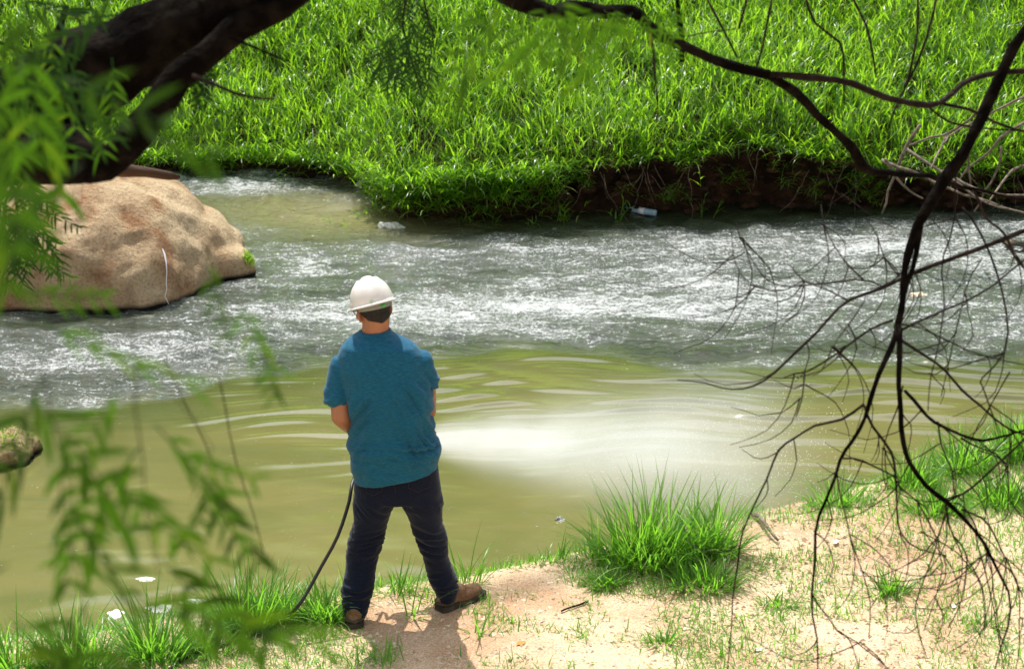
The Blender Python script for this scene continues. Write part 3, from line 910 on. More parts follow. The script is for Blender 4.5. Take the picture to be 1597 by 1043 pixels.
# plastic bottle
p0, p1 = G(974, 319, 0.05), G(1023, 327, 0.03)
by_ = min(far_t(p0.x), far_t(p1.x)) + 0.20
q0 = M(974, 319, by_); q1 = M(1023, 326, by_ - 0.03); p0 = Vector((q0.x, by_, 0.035)); p1 = Vector((q1.x, by_ - 0.10, 0.012))
def glass_like(name, col, alpha):
    m, n, l, out = newmat(name)
    g = n.new('ShaderNodeBsdfPrincipled'); g.inputs['Base Color'].default_value = (*col, 1); g.inputs['Roughness'].default_value = 0.12
    g.inputs['Transmission Weight'].default_value = alpha; g.inputs['IOR'].default_value = 1.2
    l.new(g.outputs[0], out.inputs[0]); return m
ax = (p1 - p0)
Lb = ax.length; u = ax.normalized()
bt = empty('plastic_bottle', p0)
rad = 0.032
def ring_tube(prof, mat, name):
    pts = [p0 + u * (a * Lb) for a, r in prof]; rr = [r for a, r in prof]
    m_ = MB(); m_.add(tube_data(pts, rr, 16)); return m_.build(name, mat, bt)
ring_tube([(0.08, 0.011), (0.14, 0.012), (0.20, 0.02), (0.28, 0.031), (0.34, 0.032), (0.36, 0.029), (0.38, 0.032), (0.50, 0.032), (0.70, 0.032), (0.72, 0.029), (0.74, 0.032), (0.80, 0.029), (0.83, 0.032), (0.90, 0.030), (0.95, 0.032), (1.0, 0.026)],
          glass_like('bottle_plastic', (0.42, 0.66, 0.82), 0.35), 'bottle_body')
ring_tube([(0.0, 0.013), (0.01, 0.015), (0.08, 0.015), (0.09, 0.013)], principled('cap_blue', (0.08, 0.16, 0.45), .4, .4), 'cap')
ring_tube([(0.45, 0.0328), (0.62, 0.0328)], principled('bottle_label', (0.70, 0.78, 0.85), .5, .3, 30, (0.6, 0.16, 0.14), lo=.58, hi=.62), 'bottle_label')
tag(bt, 'pale blue plastic bottle lying on its side at the foot of the dark bank', 'bottle')

# ------------------------------------------------------------------ the person
def nearz(x, y): return near_h(x, y)
BY = 8.45                                          # plane of the body
def W(px, py, Y=BY): return M(px, py, Y)
person = empty('person', (W(620, 950).x, 8.43, 0.19))
tag(person, 'man in white hard hat, blue t-shirt and dark jeans seen from behind, legs apart', 'person')

def loft(bm, rings, n=28, ex=2.4):
    """rings: (centre Vector, rx, ry, tiltx) stacked; closed with caps"""
    loops = []
    for (c, rx, ry, tx) in rings:
        vs = []
        for k in range(n):
            a = 2 * math.pi * k / n
            ca, sa = math.cos(a), math.sin(a)
            x = rx * math.copysign(abs(ca) ** (2 / ex), ca); y = ry * math.copysign(abs(sa) ** (2 / ex), sa)
            vs.append(bm.verts.new((c[0] + x, c[1] + y, c[2] + x * tx)))
        loops.append(vs)
    for a, b in zip(loops[:-1], loops[1:]):
        for k in range(n):
            bm.faces.new((a[k], a[(k + 1) % n], b[(k + 1) % n], b[k]))
    bm.faces.new(loops[0][::-1]); bm.faces.new(loops[-1])
    bmesh.ops.recalc_face_normals(bm, faces=bm.faces)

def chain(bm, pts, radii, n=14):
    """closed tube with round ends, added to bm"""
    P, R_ = spline(pts, radii, 0.03)
    t0 = (P[0] - P[1]).normalized(); t1 = (P[-1] - P[-2]).normalized()
    P = [P[0] + t0 * R_[0] * 0.8, P[0] + t0 * R_[0] * 0.5] + P + [P[-1] + t1 * R_[-1] * 0.5, P[-1] + t1 * R_[-1] * 0.8]
    R_ = [R_[0] * 0.45, R_[0] * 0.85] + R_ + [R_[-1] * 0.85, R_[-1] * 0.45]
    V, Q, T = tube_data(P, R_, n)
    vs = [bm.verts.new(v) for v in V]
    for q in Q + T:
        bm.faces.new([vs[i] for i in q])

def ball(bm, c, r, rot=None, sub=3):
    t = bmesh.ops.create_icosphere(bm, subdivisions=sub, radius=1.0)
    m = Matrix.Translation(c) @ (rot.to_4x4() if rot else Matrix.Identity(4)) @ Matrix.Diagonal((*r, 1))
    for v in t['verts']: v.co = m @ v.co

def finish(bm, name, mat, voxel, smooth_it, disp=None, parent=person):
    bmesh.ops.recalc_face_normals(bm, faces=bm.faces)
    me = bpy.data.meshes.new(name); bm.to_mesh(me); bm.free()
    me = remesh(me, voxel, smooth_it)
    if disp:
        co = [v.co.copy() for v in me.vertices]; no = [v.normal.copy() for v in me.vertices]
        for i, v in enumerate(me.vertices): v.co = co[i] + no[i] * disp(co[i], no[i])
    me.polygons.foreach_set('use_smooth', np.full(len(me.polygons), True))
    return link_mesh(name, me, mat, parent)

# --- head frame: looks ahead, a little left and down
hc = W(583, 484, 8.50)
HR = Matrix.Rotation(math.radians(24), 3, 'Z') @ Matrix.Rotation(math.radians(-20), 3, 'X') @ Matrix.Rotation(math.radians(-7), 3, 'Y')
def H(x, y, z): return hc + HR @ Vector((x, y, z))      # +y is the face

zs = lambda py, Y=BY: W(600, py, Y).z
def span(py, xl, xr, Y=BY):
    a, b = W(xl, py, Y), W(xr, py, Y)
    return (a.x + b.x) / 2, (b.x - a.x) / 2, a.z

bm = bmesh.new()
# skull, jaw, nose, ears, neck
ball(bm, H(0, -0.005, 0.035), (0.074, 0.093, 0.088), HR, 4)
ball(bm, H(0, 0.030, -0.035), (0.060, 0.065, 0.075), HR)
ball(bm, H(0, 0.070, -0.075), (0.034, 0.028, 0.026), HR)
ball(bm, H(0, 0.092, 0.045), (0.055, 0.016, 0.014), HR)                      # brow
chain(bm, [H(0, 0.093, 0.030), H(0, 0.108, 0.005), H(0, 0.113, -0.008)], [0.009, 0.012, 0.014])
for s in (-1, 1):
    ball(bm, H(0.015 * s, 0.103, -0.010), (0.008, 0.009, 0.007), HR)
    ball(bm, H(0.045 * s, 0.070, -0.010), (0.024, 0.018, 0.020), HR)         # cheek
    ball(bm, H(0.077 * s, -0.004, -0.004), (0.008, 0.019, 0.032), HR @ Matrix.Rotation(0.35 * s, 3, 'Z'))
    ball(bm, H(0.076 * s, 0.000, -0.028), (0.008, 0.011, 0.012), HR)
ball(bm, H(0, 0.098, -0.040), (0.024, 0.009, 0.006), HR)
ball(bm, H(0, 0.096, -0.050), (0.021, 0.010, 0.007), HR)
nb = Vector((W(584, 535).x, 8.495, zs(535)))
chain(bm, [nb + Vector((0, 0.0, -0.05)), nb + Vector((0, 0.0, 0.03)), H(0, -0.020, -0.03)], [0.068, 0.063, 0.062], 20)
# trunk inside the shirt
tor = []
for py, xl, xr, ry in [(560, 545, 640, 0.05), (568, 538, 650, 0.075), (580, 532, 660, 0.105), (620, 548, 660, 0.115), (670, 553, 664, 0.118), (720, 556, 670, 0.118), (760, 560, 676, 0.115)]:
    cx_, rx, z = span(py, xl, xr); tor.append((Vector((cx_, 8.47, z)), rx, ry, 0))
loft(bm, tor[::-1])
# arms: shoulder, elbow, wrist
shL = Vector((W(529, 566).x, 8.47, zs(568))); shR = Vector((W(660, 560).x, 8.47, zs(562)))
elL = Vector((W(531, 648, 8.42).x, 8.42, zs(650, 8.42))); elR = Vector((W(667, 640, 8.55).x - .002, 8.55, zs(640, 8.55)))
wrL = Vector((W(592, 682, 8.72).x, 8.74, zs(690, 8.74))); wrR = Vector((W(648, 670, 8.78).x, 8.80, zs(672, 8.80)))
for sh, el, wr in ((shL, elL, wrL), (shR, elR, wrR)):
    sh_ = sh + Vector((0.022 if sh is shL else -0.022, 0, -0.03))
    chain(bm, [sh_, (sh + el) / 2 + Vector((0, 0.005, 0)), el], [0.044, 0.048, 0.043], 18)
    f = (wr - el)
    chain(bm, [el, el + f * 0.3 + Vector((0, 0, -0.004)), wr], [0.044, 0.045, 0.028], 18)
# lance axis: both hands grip it
lanceA = Vector((W(585, 700, 8.78).x, 8.80, zs(700, 8.80))); lanceB = Vector((W(669, 686, 8.86).x, 8.90, zs(686, 8.90)))
la = (lanceB - lanceA).normalized()
def hand(wr, grip, sgn):
    """palm beside the lance, four fingers curled around it and the thumb from the side"""
    side = (grip - wr); side = (side - la * side.dot(la)).normalized()
    perp = la.cross(side).normalized()
    palm = grip - side * 0.030
    chain(bm, [wr, wr * .45 + palm * .55, palm], [0.027, 0.028, 0.026], 14)
    ball(bm, palm, (0.040, 0.026, 0.022), Matrix((la, perp, side)).transposed())
    lens = (0.9, 1.0, 0.95, 0.78)
    for i, L in enumerate(lens):
        o = la * ((i - 1.5) * 0.0195 * sgn)
        pts = [palm + o + perp * 0.005]
        for k, a in enumerate((-2.5, -1.6, -0.7, 0.3)):
            ang = a * L + (1 - L) * -0.5
            pts.append(grip + o * 1.02 + (side * math.sin(ang + math.pi / 2) + perp * -math.cos(ang + math.pi / 2)) * 0.027)
        chain(bm, pts, [0.0095, 0.0092, 0.0088, 0.0082, 0.0072], 10)
    tb = palm - la * (-0.028 * sgn)
    chain(bm, [palm + la * 0.02 * sgn * -1, palm - la * 0.040 * sgn + perp * 0.018, grip - la * 0.045 * sgn + perp * 0.026, grip - la * 0.03 * sgn + perp * 0.024 + side * 0.018],
          [0.014, 0.012, 0.0105, 0.009], 10)
gL = lanceA + la * 0.03; gR = lanceA + la * 0.19
hand(wrL, gL, 1); hand(wrR, gR, -1)
# legs inside the jeans
footL = Vector((W(552, 962, 8.36).x, 8.36, 0)); footR = Vector((W(698, 940, 8.52).x, 8.52, 0))
hipz = zs(765)
ankL = Vector((W(553, 950, 8.38).x, 8.38, 0.19 + .10)); ankR = Vector((W(695, 925, 8.53).x, 8.53, 0.19 + .10))
knL = Vector((W(573, 848, 8.46).x, 8.47, zs(848))); knR = Vector((W(674, 838, 8.52).x, 8.52, zs(838)))
hpL = Vector((W(588, 765).x, 8.47, hipz)); hpR = Vector((W(652, 765).x, 8.47, hipz))
for hp, kn, an in ((hpL, knL, ankL), (hpR, knR, ankR)):
    chain(bm, [hp, kn, an], [0.074, 0.048, 0.030], 16)
    chain(bm, [an, an + Vector((0, 0.01, -0.05)), an + Vector((0.0 if an is ankL else 0.05, 0.10, -0.07))], [0.030, 0.030, 0.024], 12)
MAT['skin'] = principled('skin', (0.30, 0.125, 0.062), 0.5, 0.4, 9, (0.36, 0.16, 0.085), 0.12, 120)
body = finish(bm, 'body', MAT['skin'], 0.0048, 3)

# eyes and brows
MAT['eye_white'] = principled('eye_white', (0.8, 0.78, 0.74), 0.2, 0.5)
MAT['dark_eye'] = principled('dark_eye', (0.02, 0.012, 0.008), 0.15, 0.5)
MAT['hair'] = principled('hair', (0.006, 0.005, 0.004), 0.6, 0.35, 60, (0.02, 0.016, 0.012), 0.5, 220)
for s in (-1, 1):
    bm = bmesh.new(); ball(bm, H(0.031 * s, 0.083, 0.020), (0.012, 0.012, 0.012)); me = bpy.data.meshes.new('eye'); bm.to_mesh(me); bm.free()
    e = link_mesh('eye', me, MAT['eye_white'], person)
    bm = bmesh.new(); ball(bm, H(0.031 * s, 0.0915, 0.019), (0.0055, 0.0055, 0.0055)); me = bpy.data.meshes.new('iris'); bm.to_mesh(me); bm.free()
    link_mesh('iris', me, MAT['dark_eye'], e)
bm = bmesh.new()
for s in (-1, 1): chain(bm, [H(0.014 * s, 0.108, 0.047), H(0.032 * s, 0.104, 0.052), H(0.050 * s, 0.092, 0.046)], [0.004, 0.005, 0.003], 8)
me = bpy.data.meshes.new('eyebrows'); bm.to_mesh(me); bm.free(); link_mesh('eyebrows', me, MAT['hair'], person)
# hair: short cap on the back and sides
bm = bmesh.new()
ball(bm, H(0, -0.016, 0.030), (0.0785, 0.090, 0.088), HR, 4)
ball(bm, H(0, -0.045, -0.030), (0.058, 0.050, 0.050), HR, 4)
for v in list(bm.verts):
    q = HR.transposed() @ (v.co - hc)
    front = 0.045 if abs(q.x) < 0.05 else 0.022
    if q.y > front and q.z < 0.06:
        q.y = front
    if q.z < -0.068 + 0.03 * abs(q.x) / 0.06: q.z = -0.068 + 0.03 * abs(q.x) / 0.06
    if abs(q.x) > 0.05 and q.z < -0.010 and q.y > -0.025: q.x *= 0.86
    v.co = hc + HR @ q
finish(bm, 'hair', MAT['hair'], 0.005, 1, lambda p, n: 0.0012 * nz(p.x * 300, p.y * 300, p.z * 120))

# --- hard hat
helmet = empty('hard_hat', H(0, 0, 0.05)); helmet.parent = person; helmet.matrix_parent_inverse = Matrix.Translation(-person.location)
def sub(name, me, mat):
    o = bpy.data.objects.new(name, me); COL.objects.link(o); me.materials.append(mat)
    o.parent = helmet; o.matrix_parent_inverse = Matrix.Translation(-Vector(helmet.location)); return o
MAT['hat'] = principled('hat_plastic', (0.70, 0.69, 0.66), 0.32, 0.5, 9, (0.62, 0.61, 0.57), coat=0.2)
nA, nR = 72, 22
Vh, Qh = [], []
z0, hh = 0.034, 0.118
for j in range(nR + 1):
    ph = (j / nR) * math.pi / 2
    for k in range(nA):
        a = 2 * math.pi * k / nA
        rx, ry = 0.0965, 0.118
        x = rx * math.cos(ph) ** 0.80 * math.cos(a) if j < nR else 0
        y = ry * math.cos(ph) ** 0.80 * math.sin(a) if j < nR else 0
        z = z0 + hh * math.sin(ph) ** 0.95
        if j > 0:
            rz = 0.010 * math.exp(-(x / 0.017) ** 4) * min(1, ph * 1.2)                    # crown ridge
            rz += 0.006 * (math.exp(-((abs(x) - 0.040) / 0.006) ** 2)) * max(0, min(1, (0.6 - abs(y) / ry) * 4)) * min(1, ph * 1.5)
            z += rz * math.sin(ph); x += 0
        Vh.append(H(x, y - 0.008, z))
flare = []
for lvl, (ex_, dz) in enumerate(((0.004, -0.001), (0.012, -0.004), (0.013, -0.008), (0.011, -0.010))):
    for k in range(nA):
        a = 2 * math.pi * k / nA
        pk = max(0, math.sin(a)) ** 3 * (0.040 if lvl else 0.0)
        Vh.append(H((0.0965 + ex_) * math.cos(a), (0.118 + ex_ + pk) * math.sin(a) - 0.008, z0 + dz - pk * 0.25))
for j in range(nR):
    for k in range(nA):
        k2 = (k + 1) % nA
        Qh.append((j * nA + k, j * nA + k2, (j + 1) * nA + k2, (j + 1) * nA + k))
base = (nR + 1) * nA
prevrow = 0
for lvl in range(4):
    row = base + lvl * nA
    for k in range(nA):
        k2 = (k + 1) % nA
        Qh.append((row + k, row + k2, prevrow + k2, prevrow + k))
    prevrow = row
me = np_mesh('shell', np.array([tuple(v) for v in Vh]), np.array(Qh))
sh = sub('shell', me, MAT['hat'])
so = sh.modifiers.new('thick', 'SOLIDIFY'); so.thickness = 0.0025; so.offset = 0
def hbox(name, c, s, mat, bev=0.0015):
    bm = bmesh.new(); bmesh.ops.create_cube(bm, size=1)
    for v in bm.verts: v.co = H(c[0] + v.co.x * s[0], c[1] + v.co.y * s[1], c[2] + v.co.z * s[2])
    bmesh.ops.bevel(bm, geom=bm.edges[:], offset=bev, segments=2, affect='EDGES')
    me = bpy.data.meshes.new(name); bm.to_mesh(me); bm.free(); return sub(name, me, mat)
for s in (-1, 1):
    hbox('accessory_slot', (0.0985 * s, 0.005, 0.044), (0.012, 0.030, 0.013), MAT['hat'])
MAT['sticker'] = principled('pale_green_sticker', (0.42, 0.62, 0.38), 0.5, 0.3)
hbox('sticker', (-0.038, -0.1185, 0.046), (0.018, 0.006, 0.010), MAT['sticker'])
MAT['strap'] = principled('strap_grey', (0.22, 0.24, 0.21), 0.6, 0.3)
bm = bmesh.new()
pts = [H(0.084 * math.cos(a), 0.104 * math.sin(a) - 0.012, 0.012 + 0.010 * (1 + math.sin(a))) for a in np.linspace(math.pi + 0.15, 2 * math.pi - 0.15, 24)]
for i in range(len(pts) - 1):
    up = HR @ Vector((0, 0, 0.011))
    a, b, c, d = (bm.verts.new(q) for q in (pts[i] - up, pts[i + 1] - up, pts[i + 1] + up, pts[i] + up)); bm.faces.new((a, b, c, d))
bmesh.ops.remove_doubles(bm, verts=bm.verts, dist=1e-5)
me = bpy.data.meshes.new('strap'); bm.to_mesh(me); bm.free()
so = sub('headband', me, MAT['strap']).modifiers.new('t', 'SOLIDIFY'); so.thickness = 0.003
bm = bmesh.new(); ball(bm, H(0.010, -0.119, 0.013), (0.010, 0.006, 0.010), HR); me = bpy.data.meshes.new('knob'); bm.to_mesh(me); bm.free()
sub('green_knob', me, principled('knob_green', (0.05, 0.35, 0.06), .4, .4))
# glasses
MAT['black'] = principled('black_rubber', (0.008, 0.008, 0.008), 0.45, 0.4)
bm = bmesh.new()
for s in (-1, 1):
    chain(bm, [H(0.082 * s, -0.005, 0.020), H(0.080 * s, 0.05, 0.022), H(0.066 * s, 0.100, 0.022)], [0.0025] * 3, 8)
    chain(bm, [H(0.066 * s, 0.100, 0.022), H(0.055 * s, 0.108, 0.000), H(0.030 * s, 0.114, -0.004), H(0.012 * s, 0.116, 0.010), H(0.030 * s, 0.112, 0.030), H(0.060 * s, 0.106, 0.026)], [0.002] * 6, 8)
chain(bm, [H(-0.012, 0.117, 0.014), H(0.012, 0.117, 0.014)], [0.002, 0.002], 8)
me = bpy.data.meshes.new('glasses'); bm.to_mesh(me); bm.free(); link_mesh('glasses', me, MAT['black'], person)
# thin gold chain round the neck
bm = bmesh.new()
nc = nb + Vector((0.0, 0.002, 0.062))
pts = [nc + Vector((0.0655 * math.cos(a), 0.0655 * math.sin(a), -0.012 * math.sin(a) + 0.008 * math.cos(a))) for a in np.linspace(0, 2 * math.pi, 32)]
chain(bm, pts, [0.0008] * 32, 6)
me = bpy.data.meshes.new('necklace'); bm.to_mesh(me); bm.free()
link_mesh('necklace', me, principled('gold', (0.7, 0.5, 0.25), .3, .5, metal=1.0), person)

# --- t-shirt
def cloth_mat(name, c1, c2, scale, stretch, bump):
    m, n, l, out = newmat(name)
    p = n.new('ShaderNodeBsdfPrincipled'); p.inputs['Roughness'].default_value = 0.85; p.inputs['Specular IOR Level'].default_value = 0.15
    p.inputs['Sheen Weight'].default_value = 0.12
    l.new(p.outputs[0], out.inputs[0])
    t = n.new('ShaderNodeTexCoord'); mp = n.new('ShaderNodeMapping'); mp.inputs['Scale'].default_value = stretch
    l.new(t.outputs['Object'], mp.inputs[0])
    a = n.new('ShaderNodeTexNoise'); a.inputs['Scale'].default_value = scale; a.inputs['Detail'].default_value = 4
    l.new(mp.outputs[0], a.inputs['Vector'])
    r = n.new('ShaderNodeValToRGB'); r.color_ramp.elements[0].position = 0.35; r.color_ramp.elements[1].position = 0.68
    r.color_ramp.elements[0].color = (*c1, 1); r.color_ramp.elements[1].color = (*c2, 1)
    l.new(a.outputs['Fac'], r.inputs['Fac']); l.new(r.outputs[0], p.inputs['Base Color'])
    b = n.new('ShaderNodeBump'); b.inputs['Strength'].default_value = bump; b.inputs['Distance'].default_value = 0.004
    l.new(a.outputs['Fac'], b.inputs['Height']); l.new(b.outputs[0], p.inputs['Normal'])
    return m
MAT['shirt'] = cloth_mat('teal_jersey', (0.0045, 0.066, 0.128), (0.009, 0.108, 0.185), 140, (0.35, 0.35, 1.5), 0.08)
MAT['denim'] = cloth_mat('dark_denim', (0.0015, 0.0035, 0.012), (0.004, 0.009, 0.030), 160, (1, 1, 0.6), 0.3)
bm = bmesh.new()
rows = [(519, 561, 608, 0.066, 0), (523, 556, 613, 0.074, 0), (531, 543, 632, 0.088, 0), (540, 533, 648, 0.098, 0), (552, 527, 658, 0.108, 0), (572, 525, 664, 0.122, 0), (600, 533, 666, 0.130, 0),
        (630, 543, 669, 0.135, 0), (655, 547, 670, 0.138, 0), (680, 549, 674, 0.142, 0), (705, 550, 679, 0.146, 0.05), (725, 551, 682, 0.150, 0.10), (739.5, 551.5, 683.5, 0.152, 0.185)]
rg_ = []
for py, xl, xr, ry, tx in rows:
    cx_, rx, z = span(py, xl, xr)
    yc = 8.455 + (0.03 if py < 525 else 0.02 if py < 540 else 0.008)
    rg_.append((Vector((cx_, yc, z)), rx, ry, tx))
loft(bm, rg_[::-1], 36, 2.35)
def sleeve(sh, tip, r0, r1):
    d = (tip - sh).normalized()
    chain(bm, [sh, (sh + tip) / 2, tip - d * r1 * 0.72], [r0, (r0 + r1) / 2, r1], 22)
cuL = Vector((W(524, 630, 8.44).x, 8.445, zs(630, 8.44))); cuR = Vector((W(664, 604, 8.5).x, 8.52, zs(604, 8.5)))
sleeve(shL + Vector((0.012, 0, -0.014)), cuL, 0.062, 0.061); sleeve(shR + Vector((-0.012, 0, -0.016)), cuR, 0.062, 0.053)
def ridge(v): return 1 - abs(v) * 2
def shirt_folds(p, n):
    x = p.x - person.location.x; z = p.z
    zt = (z - zs(650)) / 0.3
    d = 0.0
    # diagonal drag lines on the right side, running down to the hip
    wr = max(0, min(1, (x + 0.02) / 0.12)) * max(0, min(1, (zs(575) - z) / 0.08)) * max(0, min(1, (z - zs(725)) / 0.06))
    c = (x * 0.86 + z * 0.42)
    d += 0.024 * wr * ridge(nz(c * 34, (z - x) * 3.5, 2))
    # left side drag lines fanning from the arm pit
    wl = max(0, min(1, (-x - 0.02) / 0.10)) * max(0, min(1, (zs(600) - z) / 0.06)) * max(0, min(1, (z - zs(745)) / 0.06))
    c2 = (-x * 0.8 + z * 0.5)
    d += 0.018 * wl * ridge(nz(c2 * 26, (z + x) * 3.5, 8))
    # horizontal creases above the hem
    wh = math.exp(-((z - zs(692)) / 0.055) ** 2)
    d += 0.016 * wh * ridge(nz(x * 5 + 3, (z + 0.15 * abs(x)) * 42, 5))
    d += 0.006 * nz(x * 7, p.y * 7, z * 7 + 4) + 0.0015 * nz(x * 30, p.y * 30, z * 30)
    # shoulder seam & sleeve seam
    return d
shirt = finish(bm, 't_shirt', MAT['shirt'], 0.006, 6, shirt_folds)
# neckband and hems as thin welts
bm = bmesh.new()
c = Vector((W(584.5, 520).x, 8.487, zs(520)))
pts = [c + Vector((0.068 * math.cos(a), 0.064 * math.sin(a), 0.006 * math.cos(a))) for a in np.linspace(0, 2 * math.pi, 36)]
chain(bm, pts, [0.006] * 36, 8)
me = bpy.data.meshes.new('collar'); bm.to_mesh(me); bm.free(); link_mesh('collar', me, MAT['shirt'], shirt)

# --- jeans
bm = bmesh.new()
rg_ = []
for py, xl, xr, ry in [(726, 556, 684, 0.120), (745, 553, 686, 0.125), (762, 551, 688, 0.128), (776, 556, 684, 0.120)]:
    cx_, rx, z = span(py, xl, xr); rg_.append((Vector((cx_, 8.462, z)), rx, ry, 0))
loft(bm, rg_[::-1], 32, 2.6)
Lr = [(752, 552, 622, 8.462, .118), (772, 551, 619, 8.462, .115), (790, 552, 612, 8.465, .108), (812, 552, 604, 8.468, .098), (840, 546, 595, 8.472, .086), (868, 541, 589, 8.46, .078), (898, 538, 584, 8.43, .072), (922, 536, 578, 8.405, .068), (938, 535, 575, 8.39, .068), (958, 537, 572, 8.375, .066)]
Rr = [(752, 618, 687, 8.462, .118), (772, 620, 688, 8.462, .115), (790, 630, 689, 8.468, .106), (812, 640, 690, 8.48, .096), (838, 652, 694, 8.50, .084), (862, 658, 698, 8.51, .078), (886, 665, 705, 8.52, .072), (906, 674, 712, 8.52, .070), (920, 680, 714, 8.52, .070), (935, 682, 711, 8.515, .066)]
for rows in (Lr, Rr):
    rg_ = []
    for py, xl, xr, yy, ry in rows:
        a, b = M(xl, py, yy), M(xr, py, yy)
        rg_.append((Vector(((a.x + b.x) / 2, yy, a.z)), (b.x - a.x) / 2, ry, 0))
    loft(bm, rg_[::-1], 26, 2.1)
zk = zs(845); zh = 0.19 + 0.16
def jean_folds(p, n):
    side = 1 if p.x > person.location.x else -1
    d = 0.0
    wk = math.exp(-((p.z - zk) / 0.085) ** 2)
    d += 0.015 * wk * ridge(nz(p.x * 8, p.y * 8, (p.z + 0.25 * side * (p.x - person.location.x)) * 36))
    wb = math.exp(-((p.z - zh) / 0.07) ** 2)
    d += 0.014 * wb * ridge(nz(p.x * 10 + 4, p.y * 10, p.z * 34 + 9))
    wc = math.exp(-((p.z - zs(785)) / 0.05) ** 2)
    d += 0.009 * wc * ridge(nz((p.x + p.z) * 24, p.y * 10, p.z * 8))
    d += 0.005 * nz(p.x * 9, p.y * 9, p.z * 7) 
    return d
jeans = finish(bm, 'jeans', MAT['denim'], 0.0065, 4, jean_folds)
# back pockets, yoke and leg hems: stitched panels laid on the seat
bm2 = bmesh.new(); bm2.from_mesh(jeans.data); jb = BVHTree.FromBMesh(bm2); bm2.free()
def on(px, py, off=0.003, b=None):
    r = ray(px, py).normalized(); h = (b or jb).ray_cast(Vector((0, 0, CAMZ)), r)
    return (h[0] + h[1] * off) if h[0] else W(px, py)
MAT['stitch'] = principled('stitching', (0.055, 0.035, 0.02), 0.8, 0.2)
for poly in ([(570, 752), (572, 768), (584, 772), (597, 764), (597, 748)], [(636, 745), (637, 760), (652, 767), (671, 758), (672, 741)]):
    cx_ = sum(a for a, b in poly) / 5; cy_ = sum(b for a, b in poly) / 5
    fine = []
    for i in range(5):
        a, b = poly[i], poly[(i + 1) % 5]
        for k in range(4): fine.append((a[0] + (b[0] - a[0]) * k / 4, a[1] + (b[1] - a[1]) * k / 4))
    Vp = [tuple(on(cx_, cy_, 0.004))] + [tuple(on(a, b, 0.0035)) for a, b in fine]
    Tp = [(0, i + 1, (i + 1) % 20 + 1) for i in range(20)]
    pk = link_mesh('back_pocket', np_mesh('back_pocket', Vp, None, Tp), MAT['denim'], jeans)
    mb = MB(); mb.add(tube_data([Vector(v) + Vector((0, -0.001, 0)) for v in Vp[1:] + Vp[1:2]], [0.0009] * 21, 4)); mb.build('pocket_stitching', MAT['stitch'], jeans)
mb = MB(); mb.add(tube_data([on(614 + k * .3, 738 + k * 3.4, 0.0015) for k in range(10)], [0.0012] * 10, 4)); mb.build('seat_seam', MAT['stitch'], jeans)

# --- shoes
MAT['suede'] = principled('brown_suede', (0.12, 0.065, 0.035), 0.9, 0.15, 25, (0.22, 0.13, 0.08), 0.5, 120)
MAT['sole'] = principled('boot_sole', (0.035, 0.032, 0.028), 0.85, 0.2, 30, (0.08, 0.07, 0.055), 0.5, 80)
def shoe(foot, yaw):
    gz = near_h(foot.x, foot.y) - 0.004
    R3 = Matrix.Rotation(yaw, 3, 'Z')
    o = Vector((foot.x, foot.y, gz))
    def L(x, y, z): return o + R3 @ Vector((x, y, z))
    e = empty('shoe', o); e.parent = person; e.matrix_parent_inverse = Matrix.Translation(-person.location)
    prof = [(-0.070, 0.030), (-0.055, 0.040), (-0.02, 0.043), (0.04, 0.042), (0.10, 0.050), (0.15, 0.051), (0.19, 0.042), (0.212, 0.024)]
    bm = bmesh.new()
    lo, hi = [], []
    outline = [(-w_, y) for y, w_ in prof] + [(w_, y) for y, w_ in prof[::-1]]
    for x, y in outline:
        lo.append(bm.verts.new(L(x * 1.05, y * 1.02, 0.0 + (0.008 if y > 0.18 else 0)))); hi.append(bm.verts.new(L(x * 1.06, y * 1.02, 0.034)))
    n_ = len(outline)
    for k in range(n_): bm.faces.new((lo[k], lo[(k + 1) % n_], hi[(k + 1) % n_], hi[k]))
    bm.faces.new(lo[::-1]); bm.faces.new(hi)
    bmesh.ops.recalc_face_normals(bm, faces=bm.faces)
    bmesh.ops.bevel(bm, geom=bm.edges[:], offset=0.003, segments=2, affect='EDGES')
    # lug grooves: small proud blocks round the heel
    me = bpy.data.meshes.new('sole'); bm.to_mesh(me); bm.free()
    so_ = bpy.data.objects.new('sole', me); COL.objects.link(so_); me.materials.append(MAT['sole']); so_.parent = e; so_.matrix_parent_inverse = Matrix.Translation(-o)
    bm = bmesh.new()
    ball(bm, L(0, -0.02, 0.060), (0.042, 0.055, 0.055), R3); ball(bm, L(0, 0.10, 0.042), (0.048, 0.105, 0.042), R3); ball(bm, L(0, 0.03, 0.065), (0.042, 0.08, 0.05), R3)
    chain(bm, [L(0, 0.012, 0.06), L(0, 0.014, 0.10)], [0.040, 0.036], 18)
    bmesh.ops.recalc_face_normals(bm, faces=bm.faces)
    me = bpy.data.meshes.new('upper'); bm.to_mesh(me); bm.free()
    me = remesh(me, 0.006, 3); me.polygons.foreach_set('use_smooth', np.full(len(me.polygons), True))
    for v in me.vertices: 
        if v.co.z < gz + 0.028: v.co.z = gz + 0.028
    up_ = bpy.data.objects.new('upper', me); COL.objects.link(up_); me.materials.append(MAT['suede']); up_.parent = e; up_.matrix_parent_inverse = Matrix.Translation(-o)
    # heel band
    mb = MB(); mb.add(tube_data([L(0.047 * math.sin(a), -0.02 - 0.056 * math.cos(a), 0.048) for a in np.linspace(-1.6, 1.6, 14)], [0.007] * 14, 8))
    ob = mb.build('heel_band', MAT['sole']); ob.parent = e; ob.matrix_parent_inverse = Matrix.Translation(-o)
shoe(Vector((footL.x, footL.y + 0.01, 0)), math.radians(8))
shoe(Vector((footR.x + 0.01, footR.y + 0.0, 0)), math.radians(-48))

